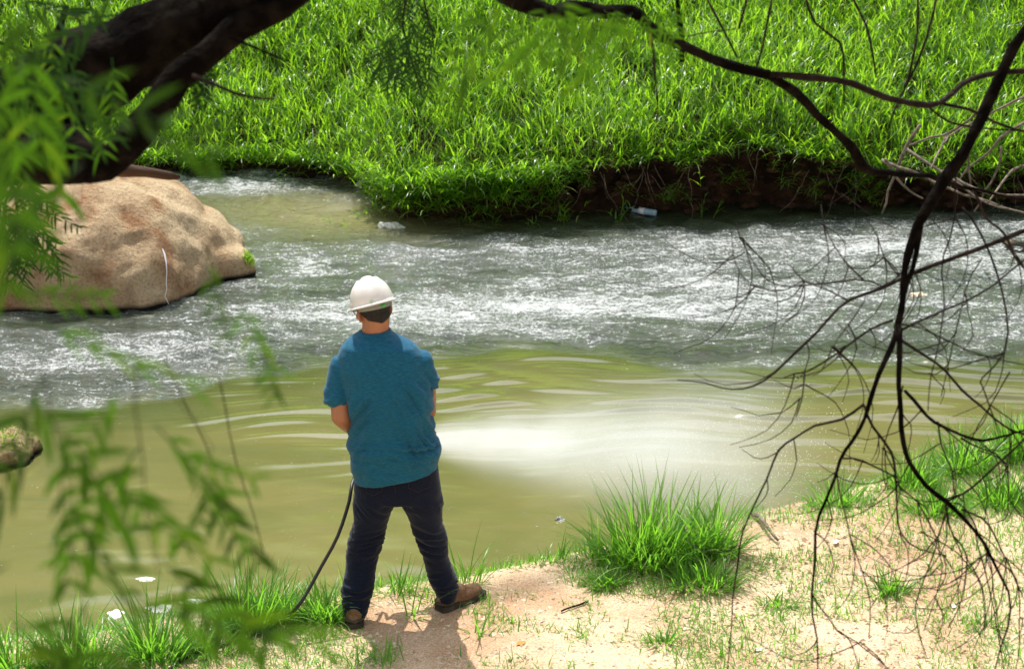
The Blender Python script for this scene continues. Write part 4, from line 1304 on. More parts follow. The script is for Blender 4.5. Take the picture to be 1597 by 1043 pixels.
# ------------------------------------------------------------------ hose, lance, spray
lance = empty('spray_lance', lanceA)
def tubeobj(name, pts, rr, mat, parent=None, sides=12, step=0.05, wob=0):
    a, r = spline(pts, rr, step, wob); m_ = MB(); m_.add(tube_data(a, r, sides)); return m_.build(name, mat, parent)
MAT['steel'] = principled('steel', (0.5, 0.5, 0.5), .3, .5, metal=1.0)
tubeobj('barrel', [lanceA, (lanceA + lanceB) / 2, lanceB], [0.011, 0.010, 0.010], MAT['steel'], lance)
tubeobj('grip', [lanceA - la * 0.05, lanceA + la * 0.10], [0.017, 0.016], MAT['black'], lance)
tubeobj('nozzle', [lanceB - la * 0.035, lanceB, lanceB + la * 0.012], [0.015, 0.017, 0.012], MAT['black'], lance)
tag(lance, 'hand held water spray lance gripped in front of the man at waist height', 'spray lance')
hp = [lanceA - la * 0.04, lanceA + Vector((-0.06, 0.03, -0.04)), W(549, 755, 8.56), W(545, 780, 8.50), W(527, 835, 8.42), W(500, 885, 8.33), W(478, 925, 8.26), W(462, 948, 8.22)]
hp2 = [(462, 948), (440, 965), (410, 985), (385, 997), (350, 1004), (318, 1014), (280, 1032), (230, 1075), (100, 1120)]
hq = []
for a, b in hp2[1:]:
    q = G(a, b, 0.2); q.z = near_h(q.x, q.y) + 0.012; hq.append(q)
hose = tubeobj('hose', hp + hq, [0.0085] * (len(hp) + len(hq)), MAT['black'], None, 12, 0.05)
tag(hose, 'black rubber hose hanging from the man to the sand and trailing left through grass', 'hose')

# spray: a cone of droplets filling with mist, as a volume
A0 = lanceB + la * 0.01
B0 = G(1270, 722, 0.28)
ax = B0 - A0
Ls = ax.length * 1.05
e1 = ax.normalized(); e3 = (Vector((0, 0, 1)) - e1 * e1.z).normalized(); e2 = e3.cross(e1)
bm = bmesh.new()
ns, nr = 26, 20
loops = []
for i in range(ns + 1):
    t = i / ns
    r = 0.09 + 0.80 * t ** 0.8
    if t > 0.93: r *= math.sqrt(max(0.02, 1 - ((t - 0.93) / 0.07) ** 2))
    loops.append([bm.verts.new((t * Ls, r * math.cos(2 * math.pi * k / nr), r * math.sin(2 * math.pi * k / nr))) for k in range(nr)])
for a, b in zip(loops[:-1], loops[1:]):
    for k in range(nr): bm.faces.new((a[k], b[k], b[(k + 1) % nr], a[(k + 1) % nr]))
bm.faces.new(loops[0]); bm.faces.new(loops[-1][::-1])
bmesh.ops.recalc_face_normals(bm, faces=bm.faces)
me = bpy.data.meshes.new('water_spray'); bm.to_mesh(me); bm.free()
def spray_mat():
    m, n, l, out = newmat('spray_mist')
    def mt(op, a, b=None, c=False):
        q = n.new('ShaderNodeMath'); q.operation = op; q.use_clamp = c
        for i, v in enumerate((a, b)):
            if v is None: continue
            if isinstance(v, (int, float)): q.inputs[i].default_value = v
            else: l.new(v, q.inputs[i])
        return q.outputs[0]
    t = n.new('ShaderNodeTexCoord'); s = n.new('ShaderNodeSeparateXYZ'); l.new(t.outputs['Object'], s.inputs[0])
    tx = mt('DIVIDE', s.outputs['X'], Ls, True)
    Rt = mt('ADD', mt('MULTIPLY', mt('POWER', tx, 0.85), 0.36), 0.042)
    r2 = mt('ADD', mt('POWER', s.outputs['Y'], 2.0), mt('POWER', s.outputs['Z'], 2.0))
    fall = mt('EXPONENT', mt('MULTIPLY', mt('DIVIDE', r2, mt('POWER', Rt, 2.0)), -1.0))
    mp = n.new('ShaderNodeMapping'); mp.inputs['Scale'].default_value = (1.1, 2.4, 2.4); l.new(t.outputs['Object'], mp.inputs[0])
    a = n.new('ShaderNodeTexNoise'); a.inputs['Scale'].default_value = 2.0; a.inputs['Detail'].default_value = 4; a.inputs['Roughness'].default_value = 0.6
    l.new(mp.outputs[0], a.inputs['Vector'])
    mr = n.new('ShaderNodeMapRange'); mr.inputs[1].default_value = 0.34; mr.inputs[2].default_value = 0.68; mr.inputs[3].default_value = 0.5; mr.inputs[4].default_value = 1.2
    l.new(a.outputs['Fac'], mr.inputs[0])
    core = mt('DIVIDE', SPRAY_D, mt('ADD', mt('MULTIPLY', mt('POWER', tx, 1.1), 20.0), 1.0))
    endf = n.new('ShaderNodeMapRange'); endf.interpolation_type = 'SMOOTHSTEP'
    endf.inputs[1].default_value = 0.98; endf.inputs[2].default_value = 0.60; l.new(tx, endf.inputs[0])
    dens = mt('MULTIPLY', mt('MULTIPLY', mt('MULTIPLY', core, fall), mr.outputs[0]), endf.outputs[0])
    v = n.new('ShaderNodeVolumePrincipled'); v.inputs['Color'].default_value = (0.955, 0.98, 1.0, 1); v.inputs['Anisotropy'].default_value = 0.1
    l.new(dens, v.inputs['Density']); l.new(v.outputs[0], out.inputs['Volume'])
    return m
SPRAY_D = 21.0
sp = link_mesh('water_spray', me, spray_mat())
sp.matrix_world = Matrix.Translation(A0) @ Matrix((e1, e2, e3)).transposed().to_4x4()
tag(sp, 'white cone of fine water spray blowing from the lance out over the pool', 'water spray', kind='stuff')

nd = 2600
tt = rng.random(nd) ** 0.8
rad_ = (0.02 + 0.46 * tt ** 0.95) * np.sqrt(rng.random(nd)) * rng.uniform(0.5, 1.25, nd)
an = rng.uniform(0, 6.28, nd)
oc = np.array([(1, 0, 0), (-1, 0, 0), (0, 1, 0), (0, -1, 0), (0, 0, 1), (0, 0, -1)], float) * np.array([1.8, 0.8, 0.8])
of = np.array([(0, 2, 4), (2, 1, 4), (1, 3, 4), (3, 0, 4), (2, 0, 5), (1, 2, 5), (3, 1, 5), (0, 3, 5)])
cc = np.stack([tt * Ls * 0.97, rad_ * np.cos(an), rad_ * np.sin(an)], 1)
sz = rng.uniform(0.001, 0.0024, nd) * (0.6 + 0.6 * tt)
V = (cc[:, None, :] + oc[None] * sz[:, None, None]).reshape(-1, 3)
T = (of[None] + (np.arange(nd) * 6)[:, None, None]).reshape(-1, 3)
MAT['droplet'] = principled('droplet_white', (0.85, 0.88, 0.9), 0.1, 0.8)
dr = link_mesh('spray_droplets', np_mesh('spray_droplets', V, None, T), MAT['droplet'])
dr.matrix_world = sp.matrix_world.copy()
tag(dr, 'fine flying water drops inside and around the spray cone', 'droplets', kind='stuff')

# ------------------------------------------------------------------ near bank grass
def tuft(px, py, hpx, wpx, n, label, spread=0.5, mat='tuft_grass', wide=0.0088, name='grass_tuft', group=None, lean_bias=(0, 0), depth=0.5):
    c = G(px, py, 0.18); c.z = near_h(c.x, c.y)
    dpt = c.y * cP + (CAMZ - c.z) * sP
    h = hpx * dpt / F / 0.93; wv = wpx * dpt / F / 2
    b = np.zeros((n, 3))
    if n > 120: n = int(n * 1.35)
    b = np.zeros((n, 3))
    rr = np.sqrt(rng.random(n)); an = rng.uniform(0, 6.28, n)
    b[:, 0] = rr * np.cos(an) * wv * 0.8; b[:, 1] = rr * np.sin(an) * wv * depth
    for i in range(n): b[i, 2] = near_h(c.x + b[i, 0], c.y + b[i, 1]) - c.z - 0.01
    az = np.arctan2(b[:, 1] * 1.2 + rng.normal(0, wv * .5, n) + lean_bias[1], b[:, 0] + rng.normal(0, wv * 0.5, n) + lean_bias[0])
    L = h * (0.30 + 0.90 * rng.random(n) ** 1.1) * (1.15 - 0.4 * rr)
    a = Acc()
    lean = np.abs(rng.normal(0.10, 0.12, n)) + spread * rr * 0.5
    kp = rng.uniform(0.1, 1.3, n) * (0.7 + rr * 0.6)
    P, Q, T, _ = ribbons(b, az, L, wide * rng.uniform(0.6, 1.3, n), lean, kp, 6, twist=rng.normal(0, 0.25, n), taper=0.8)
    t_ = np.clip(rng.normal(0.5, 0.2, n), 0, 1)
    a.add(P, Q, T, t_, 13)
    o = link_mesh(name, a.mesh(name), MAT[mat]); o.location = c
    tag(o, label, 'grass tuft' if name == 'grass_tuft' else 'plant', group)
    return o
GRP = 'grass tufts along the near bank'
tuft(1015, 882, 138, 185, 460, 'largest grass tuft, a tall dense clump at the water edge right of the man', 0.8, group=GRP)
tuft(1105, 878, 125, 120, 240, 'tall grass clump growing against the right side of the largest tuft', 0.8, group=GRP)
tuft(1095, 920, 70, 130, 200, 'low drooping grass clump in front of the largest tuft', 1.2, group=GRP)
tuft(938, 872, 100, 80, 60, 'loose leaning grass clump at the left edge of the largest tuft', 0.9, group=GRP, lean_bias=(-.03, 0))
tuft(385, 985, 115, 110, 230, 'tall dense grass clump left of the hose by the water', 0.7, group=GRP)
tuft(430, 965, 90, 90, 150, 'grass clump the hose drops into', 0.8, group=GRP)
tuft(503, 970, 72, 90, 200, 'bushy grass clump beside the left shoe of the man', 1.0, group=GRP)
tuft(548, 940, 75, 60, 50, 'grass clump behind the left leg of the man', 0.8, group=GRP)
tuft(622, 925, 72, 70, 34, 'thin open tuft seen between the legs of the man', 1.0, wide=0.009, group=GRP)
tuft(640, 968, 105, 50, 12, 'few long curved blades standing between the shoes', 0.9, wide=0.010, group=GRP)
tuft(730, 912, 85, 60, 30, 'open tuft of broad blades just behind the right shoe', 0.9, wide=0.009, group=GRP)
tuft(865, 868, 60, 40, 16, 'slender upright tuft at the edge of the pool left of the largest tuft', 0.6, group=GRP)
tuft(745, 1000, 60, 40, 14, 'small upright tuft on the sand in the shadow below the right shoe', 0.8, wide=0.009, group=GRP)
tuft(1388, 932, 58, 70, 90, 'isolated pale spiky tuft on the sand among the hanging twigs', 1.3, group=GRP)
tuft(1212, 950, 30, 80, 120, 'low flat patch of grass on the sand below the dead stick', 1.8, group=GRP)
tuft(945, 915, 40, 70, 140, 'low cushion of grass on the sand under the largest tuft', 1.6, group=GRP)
tuft(240, 1030, 120, 120, 170, 'tall blurred grass clump at the bottom left water edge', 0.8, wide=0.010, group=GRP)
tuft(120, 1040, 110, 140, 170, 'grass clump at the bottom edge left of the trailing hose', 0.9, group=GRP)
tuft(10, 1050, 120, 120, 150, 'grass clump in the bottom left corner', 0.9, group=GRP)
tuft(320, 1020, 60, 100, 120, 'short grass clump where the hose leaves the sand', 1.0, group=GRP)
tuft(1305, 790, 60, 110, 130, 'loose row of grass at the water edge behind the hanging branch', 0.9, group=GRP)
tuft(1425, 760, 75, 90, 170, 'grass clump at the water edge under the fork of hanging twigs', 0.9, group=GRP)
tuft(1500, 735, 85, 110, 260, 'thick grass clump on the rising right bank', 0.9, group=GRP)
tuft(1585, 715, 90, 110, 260, 'thick grass clump at the right edge of the photo by the water', 0.9, group=GRP)
tuft(1560, 790, 70, 130, 260, 'dense dark grass clump below the right bank edge', 1.1, group=GRP)
tuft(1460, 810, 60, 110, 190, 'bright grass clump right of the bare sandy mound', 1.1, group=GRP)
tuft(600, 1040, 55, 40, 14, 'few grass blades in the shadow of the man at the bottom edge', 1.0, group=GRP)
tuft(553, 1045, 40, 30, 10, 'tiny sprout on lit sand at the bottom edge left of the shadow', 0.7, group=GRP)
tuft(1035, 1010, 45, 60, 40, 'small sparse tuft on the sand at bottom centre', 1.2, group=GRP)
tuft(1540, 985, 40, 60, 40, 'small sparse tuft on the sand at the bottom right', 1.3, group=GRP)

# low ground cover in patches, thicker towards the water
def cover_w(x, y):
    d = near_s(x) - y
    if d < 0.0: return 0
    v = fbm(x * 1.5 + 3, y * 2.2, 17, 5) + 0.35 * math.exp(-d / 0.35) + 0.10
    if x < -1.1: v += 0.5 * min(1, (-1.1 - x) * 2)
    if x > 1.75: v += 0.45 * min(1, (x - 1.75) * 2) * max(0, min(1, (y - 8.5)))
    if -0.95 < x < 0.25 and d > 0.25: v -= 0.22
    return v
pts = []
tries = 0
while len(pts) < 42000 and tries < 200000:
    tries += 1
    x = rng.uniform(-3.2, 4.2); y = near_s(x) - rng.random() * (3.2 if x < 1 else 4.2)
    if y < 6.6: continue
    v = cover_w(x, y)
    if v > -0.17 + rng.random() * 0.45: pts.append((x, y, near_h(x, y) - 0.004))
b = np.array(pts); n = len(b)
a = Acc()
P, Q, T, _ = ribbons(b, rng.uniform(0, 6.28, n), rng.uniform(0.02, 0.10, n), rng.uniform(0.003, 0.007, n), rng.uniform(0.1, 1.2, n), rng.uniform(0, 1.2, n), 3)
a.add(P, Q, T, np.clip(rng.normal(0.55, 0.22, n), 0, 1), 7)
# little round-leaved weeds
m_ = 2600
idx = rng.integers(0, n, m_)
bb = b[idx] + np.stack([rng.normal(0, .03, m_), rng.normal(0, .03, m_), rng.uniform(0.01, 0.03, m_)], 1)
P, Q, T, _ = ribbons(bb, rng.uniform(0, 6.28, m_), rng.uniform(0.012, 0.028, m_), rng.uniform(0.008, 0.016, m_), rng.uniform(0.8, 1.6, m_), rng.uniform(0, .6, m_), 3, belly=0.5, taper=0.5)
a.add(P, Q, T, np.clip(rng.normal(0.6, 0.2, m_), 0, 1), 7)
tag(link_mesh('ground_grass', a.mesh('ground_grass'), MAT['tuft_grass']), 'patchy short grass and small weeds spread over the sandy bank', 'ground cover', kind='stuff')

# grit, clods and dry flakes on the sand
def bits(name, n, s0, s1, mat, label, cat, flat=0.6, x0=-2.4, x1=3.6):
    mb_ = MB()
    tet = [Vector((1, 0, -.4)), Vector((-.5, .86, -.4)), Vector((-.5, -.86, -.4)), Vector((0.1, 0.05, .8)), Vector((0.6, 0.5, 0.2))]
    for _ in range(n):
        x = rng.uniform(x0, x1); y = near_s(x) - 0.12 - rng.random() * 3.0
        s = s0 + (s1 - s0) * rng.random() ** 3
        a_ = rng.uniform(0, 6.28); ca, sa = math.cos(a_), math.sin(a_)
        z = near_h(x, y)
        o_ = len(mb_.V)
        st = rng.uniform(0.6, 1.6)
        for v in tet:
            mb_.V.append((x + s * (v.x * ca * st - v.y * sa), y + s * (v.x * sa * st + v.y * ca), z + s * v.z * flat + s * 0.1))
        for f in ((0, 1, 4), (0, 4, 3), (1, 3, 4), (1, 2, 3), (2, 0, 3), (0, 2, 1)): mb_.T.append(tuple(i + o_ for i in f))
    tag(mb_.build(name, mat, smooth=False), label, cat, kind='stuff')
MAT['grit'] = principled('grit', (0.36, 0.25, 0.16), 0.9, 0.15, 8, (0.62, 0.52, 0.40))
MAT['crumb'] = principled('crumb', (0.34, 0.22, 0.14), 0.95, 0.1, 8, (0.52, 0.39, 0.27))
MAT['flake'] = principled('dry_flake', (0.34, 0.23, 0.13), 0.9, 0.15, 8, (0.64, 0.55, 0.40))
bits('sand_grit', 14000, 0.003, 0.018, MAT['grit'], 'coarse pale grit and crumbs of soil scattered over the sand', 'grit')
bits('dry_flakes', 6500, 0.004, 0.019, MAT['flake'], 'dry leaf flakes and straw bits scattered on the sand', 'litter', 0.15)

bits('soil_crumbs', 1800, 0.004, 0.022, MAT['crumb'], 'brown crumbly clods on the bare mound beside the dead stick', 'soil', 0.7, 1.05, 2.2)

def groundpath(pl, r0, r1, mat, name, label, cat, lift=0.01, sides=8, arch=0.0):
    pts = []
    for i, (a, b) in enumerate(pl):
        q = G(a, b, 0.2); q.z = near_h(q.x, q.y) + lift + arch * math.sin(math.pi * i / (len(pl) - 1)); pts.append(q)
    rr = list(np.linspace(r0, r1, len(pts)))
    a, r = spline(pts, rr, 0.03, 0.006, pl[0][0]); m_ = MB(); m_.add(tube_data(a, r, sides))
    return tag(m_.build(name, mat), label, cat)
groundpath([(1174, 812), (1182, 828), (1195, 845), (1213, 860)], 0.014, 0.007, MAT['grey_twig'], 'dead_stick', 'pale curved dead stick on the bank right of the largest tuft', 'stick', 0.02, arch=0.02)
groundpath([(875, 957), (893, 948), (915, 938)], 0.004, 0.006, MAT['twig_bark'], 'dark_stick', 'short dark stick lying on the sand in the centre of the bank', 'stick')
groundpath([(1035, 888), (1050, 905), (1068, 922)], 0.004, 0.003, MAT['grey_twig'], 'straw', 'long pale straw on the sand in front of the low drooping clump', 'straw')
groundpath([(1300, 795), (1345, 795), (1395, 794)], 0.0025, 0.002, MAT['grey_twig'], 'straw', 'thin straight pale straw lying across the sandy mound', 'straw')

# single fallen leaves
def leafmesh(L, Wd):
    V = [(0, 0, 0)]; N = 7
    T = []
    for k in range(1, N):
        t = k / N; w_ = Wd * math.sin(math.pi * t) ** 0.8 / 2
        V += [(t * L, w_, 0.15 * w_ + 0.03 * L * math.sin(t * 3)), (t * L, -w_, 0.25 * w_)]
    V.append((L, 0, 0.1 * L))
    T.append((0, 2, 1)); T.append((len(V) - 1, len(V) - 3, len(V) - 2))
    Q = [(1 + 2 * k, 2 + 2 * k, 4 + 2 * k, 3 + 2 * k) for k in range(N - 2)]
    return np_mesh('leaf', V, Q, T)
MAT['dead_leaf'] = principled('dead_leaf', (0.16, 0.07, 0.03), .8, .2, 30, (0.28, 0.14, 0.06))
MAT['orange_leaf'] = principled('orange_leaf', (0.55, 0.22, 0.06), .8, .2)
MAT['white_leaf'] = principled('bleached_leaf', (0.72, 0.70, 0.62), .8, .2)
for (a, b, L, mat, lab) in [(352, 1033, 0.05, 'dead_leaf', 'curled brown dead leaf on the sand by the hose end'), (805, 1012, 0.06, 'orange_leaf', 'orange dry leaf on the sand right of the shadow'),
                            (1486, 951, 0.05, 'white_leaf', 'bleached leaf on the sand under the right twigs'), (1178, 1015, 0.05, 'white_leaf', 'pale flake on the sand near the bottom centre'),
                            (1305, 858, 0.06, 'white_leaf', 'pale leaf on the sand above the isolated spiky tuft'), (1308, 780, 0.05, 'white_leaf', 'white scrap among the grass at the top of the sandy mound')]:
    q = G(a, b, 0.2); q.z = near_h(q.x, q.y) + 0.008
    o = link_mesh('fallen_leaf', leafmesh(L, L * 0.5), MAT[mat]); o.location = q; o.rotation_euler = (0.2, 0.1, rng.uniform(0, 6))
    tag(o, lab, 'leaf')

# rafts of white foam on the calm pool near the bottom left
FG = 'thin white foam rafts floating on the calm pool'
fl = [((229, 903), 26, 7, 'small foam raft on the pool, highest above the bottom left grass'), ((298, 938), 34, 9, 'slanting foam raft just left of the tall clump by the hose'),
      ((250, 948), 34, 13, 'broad foam raft with a tail above the blurred grass clump'), ((182, 957), 22, 15, 'angular foam patch, leftmost of the foam rafts'),
      ((292, 965), 30, 8, 'narrow foam raft directly below the slanting one'), ((312, 970), 30, 11, 'rounded foam raft touching the tall grass clump'),
      ((232, 985), 36, 12, 'foam raft half hidden by the blurred grass clump')]
for (pc, wpx, hpx, lab) in fl:
    c = G(pc[0], pc[1], 0.0)
    wv = wpx * 1.25 * 9.5 / F / 2; hv = hpx * 9.5 / F / 2 / 0.43
    V = [(0, 0, 0.004)]; N = 28
    for ring, (f, z) in enumerate(((0.75, 0.003), (1.0, -0.003))):
        for k in range(N):
            an = 2 * math.pi * k / N
            rr_ = 1 + 0.5 * nz(math.cos(an) * 1.4 + wpx, math.sin(an) * 1.4 + hpx) + 0.05 * nz(math.cos(an) * 4, math.sin(an) * 5 + pc[0])
            V.append((wv * f * rr_ * math.cos(an), hv * f * rr_ * math.sin(an), z))
    T = [(0, 1 + k, 1 + (k + 1) % N) for k in range(N)]
    Q = [(1 + k, 1 + N + k, 1 + N + (k + 1) % N, 1 + (k + 1) % N) for k in range(N)]
    o = link_mesh('foam_raft', np_mesh('foam_raft', V, Q, T), MAT['scum']); o.location = (c.x, c.y, 0.003); o.rotation_euler = (0, 0, rng.uniform(-.3, .3))
    tag(o, lab, 'foam', FG)

# ------------------------------------------------------------------ trees
RS = 1.0
def limb(parent, name, pxs, rpx, mat, depth, sides=10, wob=0.012, step=0.05, seed=1.0):
    """pxs: (px, py[, depth]) traced points, rpx: half width in pixels at start and end"""
    pts, rad = [], []
    n_ = len(pxs)
    for i, p in enumerate(pxs):
        d0 = p[2] if len(p) > 2 else (depth[0] + (depth[1] - depth[0]) * i / (n_ - 1) if isinstance(depth, tuple) else depth)
        pts.append(D(p[0], p[1], d0))
        r = rpx[i] if len(rpx) == n_ else rpx[0] + (rpx[1] - rpx[0]) * i / (n_ - 1)
        rad.append(r * d0 / F * RS)
    a, r = spline(pts, rad, step, wob, seed)
    # knobbly bark
    mb_ = MB(); V, Q, T = tube_data(a, r, sides)
    if sides >= 10:
        V = [v + (v - a[min(i // sides, len(a) - 1)]) * (0.30 * nz(v.x * 22, v.y * 22, v.z * 22) + 0.18 * nz(v.x * 60, v.y * 60, v.z * 60)) for i, v in enumerate(V)]
    mb_.add((V, Q, T))
    return mb_.build(name, mat, parent), a, r

# left pepper tree
tbase = Vector((-2.35, 4.2, near_h(-2.35, 4.2)))
tree = empty('pepper_tree', tbase)
tag(tree, 'leafy pepper tree with thick dark limbs across the upper left corner', 'tree')
tp, tr = spline([tbase + Vector((0, 0, -0.1)), tbase + Vector((0.1, 0.05, 0.7)), D(-330, 330, 4.3), D(-120, 215, 4.2)], [0.20, 0.17, 0.15, 0.14], 0.08, 0.02, 2)
mb = MB(); V, Q, T = tube_data(tp, tr, 16); mb.add((V, Q, T)); mb.build('trunk', MAT['bark'], tree)
limb(tree, 'limb', [(-180, 240), (-60, 205), (30, 160), (110, 120), (200, 82), (280, 38), (360, 5), (430, -40), (520, -110)], [75, 74, 70, 62, 55, 48, 40, 36, 30], MAT['bark'], (4.2, 4.0), 16, 0.03)
limb(tree, 'limb', [(100, 275), (165, 262), (200, 228), (235, 175), (275, 128), (320, 88), (372, 48), (440, 12), (520, -35)], [14, 22, 25, 24, 23, 22, 22, 19, 16], MAT['bark'], 4.0, 14, 0.02)
limb(tree, 'limb', [(-160, 215), (-40, 220), (40, 232), (110, 238), (175, 250)], [62, 56, 50, 42, 26], MAT['bark'], (4.2, 4.0), 14, 0.03)
limb(tree, 'limb', [(200, 90), (170, 130), (120, 170), (60, 200)], [34, 34, 28, 26], MAT['bark'], 4.1, 12, 0.03)
limb(tree, 'branch', [(0, 62), (40, 78), (70, 88), (100, 95)], [3, 5], MAT['bark'], 4.2, 8, 0.01)
limb(tree, 'branch', [(360, 58), (395, 72), (425, 85), (443, 92)], [3.5, 1.2], MAT['bark'], 3.9, 6, 0.006)
limb(tree, 'branch', [(300, 118), (335, 132), (370, 145), (410, 152), (430, 153)], [4, 2], MAT['twig_bark'], 3.6, 6, 0.006)
limb(tree, 'branch', [(105, 10), (98, 40), (82, 75), (70, 110)], [5, 8], MAT['bark'], 4.2, 8, 0.01)
RS = 0.85
# limb reaching over to the right, out of the top of the frame and back in
limb(tree, 'limb', [(430, -40, 4.0), (560, -110, 4.2), (680, -70, 4.4), (770, -25, 4.5), (830, 12, 4.6), (890, 18, 4.7), (945, 18, 4.7), (985, 14, 4.7), (1004, 36, 4.7), (1030, 58, 4.7), (1062, 74, 4.7), (1110, 93, 4.7), (1160, 109, 4.7), (1202, 119, 4.7)],
     [30, 26, 20, 17, 15, 15, 12, 13, 11, 10.5, 10, 9.5, 10, 10], MAT['bark'], 4.5, 12, 0.012)
limb(tree, 'branch', [(1198, 118), (1230, 117), (1270, 121), (1330, 131), (1380, 152), (1430, 163), (1465, 161), (1500, 133), (1540, 115), (1600, 108), (1700, 112)], [8, 7, 6.5, 6, 6, 6, 5.5, 5, 4.8, 5, 5], MAT['twig_bark'], (4.7, 5.2), 10, 0.008)
limb(tree, 'branch', [(1460, 161), (1510, 172), (1550, 188), (1600, 203)], [3.5, 2], MAT['twig_bark'], (5.0, 5.2), 8, 0.008)
limb(tree, 'branch', [(1445, 167), (1470, 185), (1500, 196), (1560, 200), (1620, 200)], [2.5, 1.5], MAT['twig_bark'], (5.0, 5.2), 6, 0.008)
limb(tree, 'branch', [(1196, 117), (1225, 132), (1250, 150), (1275, 178), (1300, 205), (1325, 232), (1345, 258), (1368, 268), (1410, 270), (1450, 276), (1500, 290), (1560, 304), (1640, 320)], [9, 9, 8.5, 8, 7.5, 9, 10, 6, 5, 4.5, 3.5, 3, 2.5], MAT['bark'], (4.7, 5.6), 10, 0.010)
limb(tree, 'branch', [(1057, -25), (1060, 20), (1062, 60), (1063, 98)], [3.5, 5.5], MAT['bark'], 4.7, 8, 0.006)
limb(tree, 'branch', [(1010, 50), (1018, 80), (1022, 120), (1026, 160), (1024, 200)], [3, 1.2], MAT['twig_bark'], 4.6, 6, 0.008)
limb(tree, 'branch', [(860, 5), (868, 40), (880, 70), (905, 95)], [2, 1], MAT['twig_bark'], 4.0, 6, 0.008)
limb(tree, 'branch', [(1070, 58), (1105, 50), (1150, 45)], [1.5, 1], MAT['twig_bark'], 4.7, 6, 0.004)
limb(tree, 'branch', [(1167, -10), (1160, 20), (1152, 45)], [3, 2], MAT['twig_bark'], 4.9, 6, 0.004)
for tw in [[(1205, -5), (1192, 60), (1180, 110)], [(1100, -5), (1130, 50), (1150, 92)], [(1330, -5), (1350, 40), (1360, 85), (1365, 122)], [(1257, -10), (1272, 35), (1310, 66), (1316, 110), (1317, 165)],
           [(1462, -10), (1448, 50), (1430, 100), (1412, 135), (1397, 165), (1386, 200)], [(1430, -5), (1432, 50), (1420, 110), (1405, 150)]]:
    limb(tree, 'twig', tw, [2.6, 1.6], MAT['twig_bark'], 5.2, 6, 0.008)

RS = 1.0
# broken branch stub over the boulder
stub, _, _ = limb(None, 'broken_branch', [(120, 262), (170, 264), (210, 268), (250, 272), (281, 275)], [10, 10, 9, 7, 3], MAT['brown_wood'], 5.5, 12, 0.01)
tag(stub, 'broken brown branch end jutting right above the boulder', 'branch')

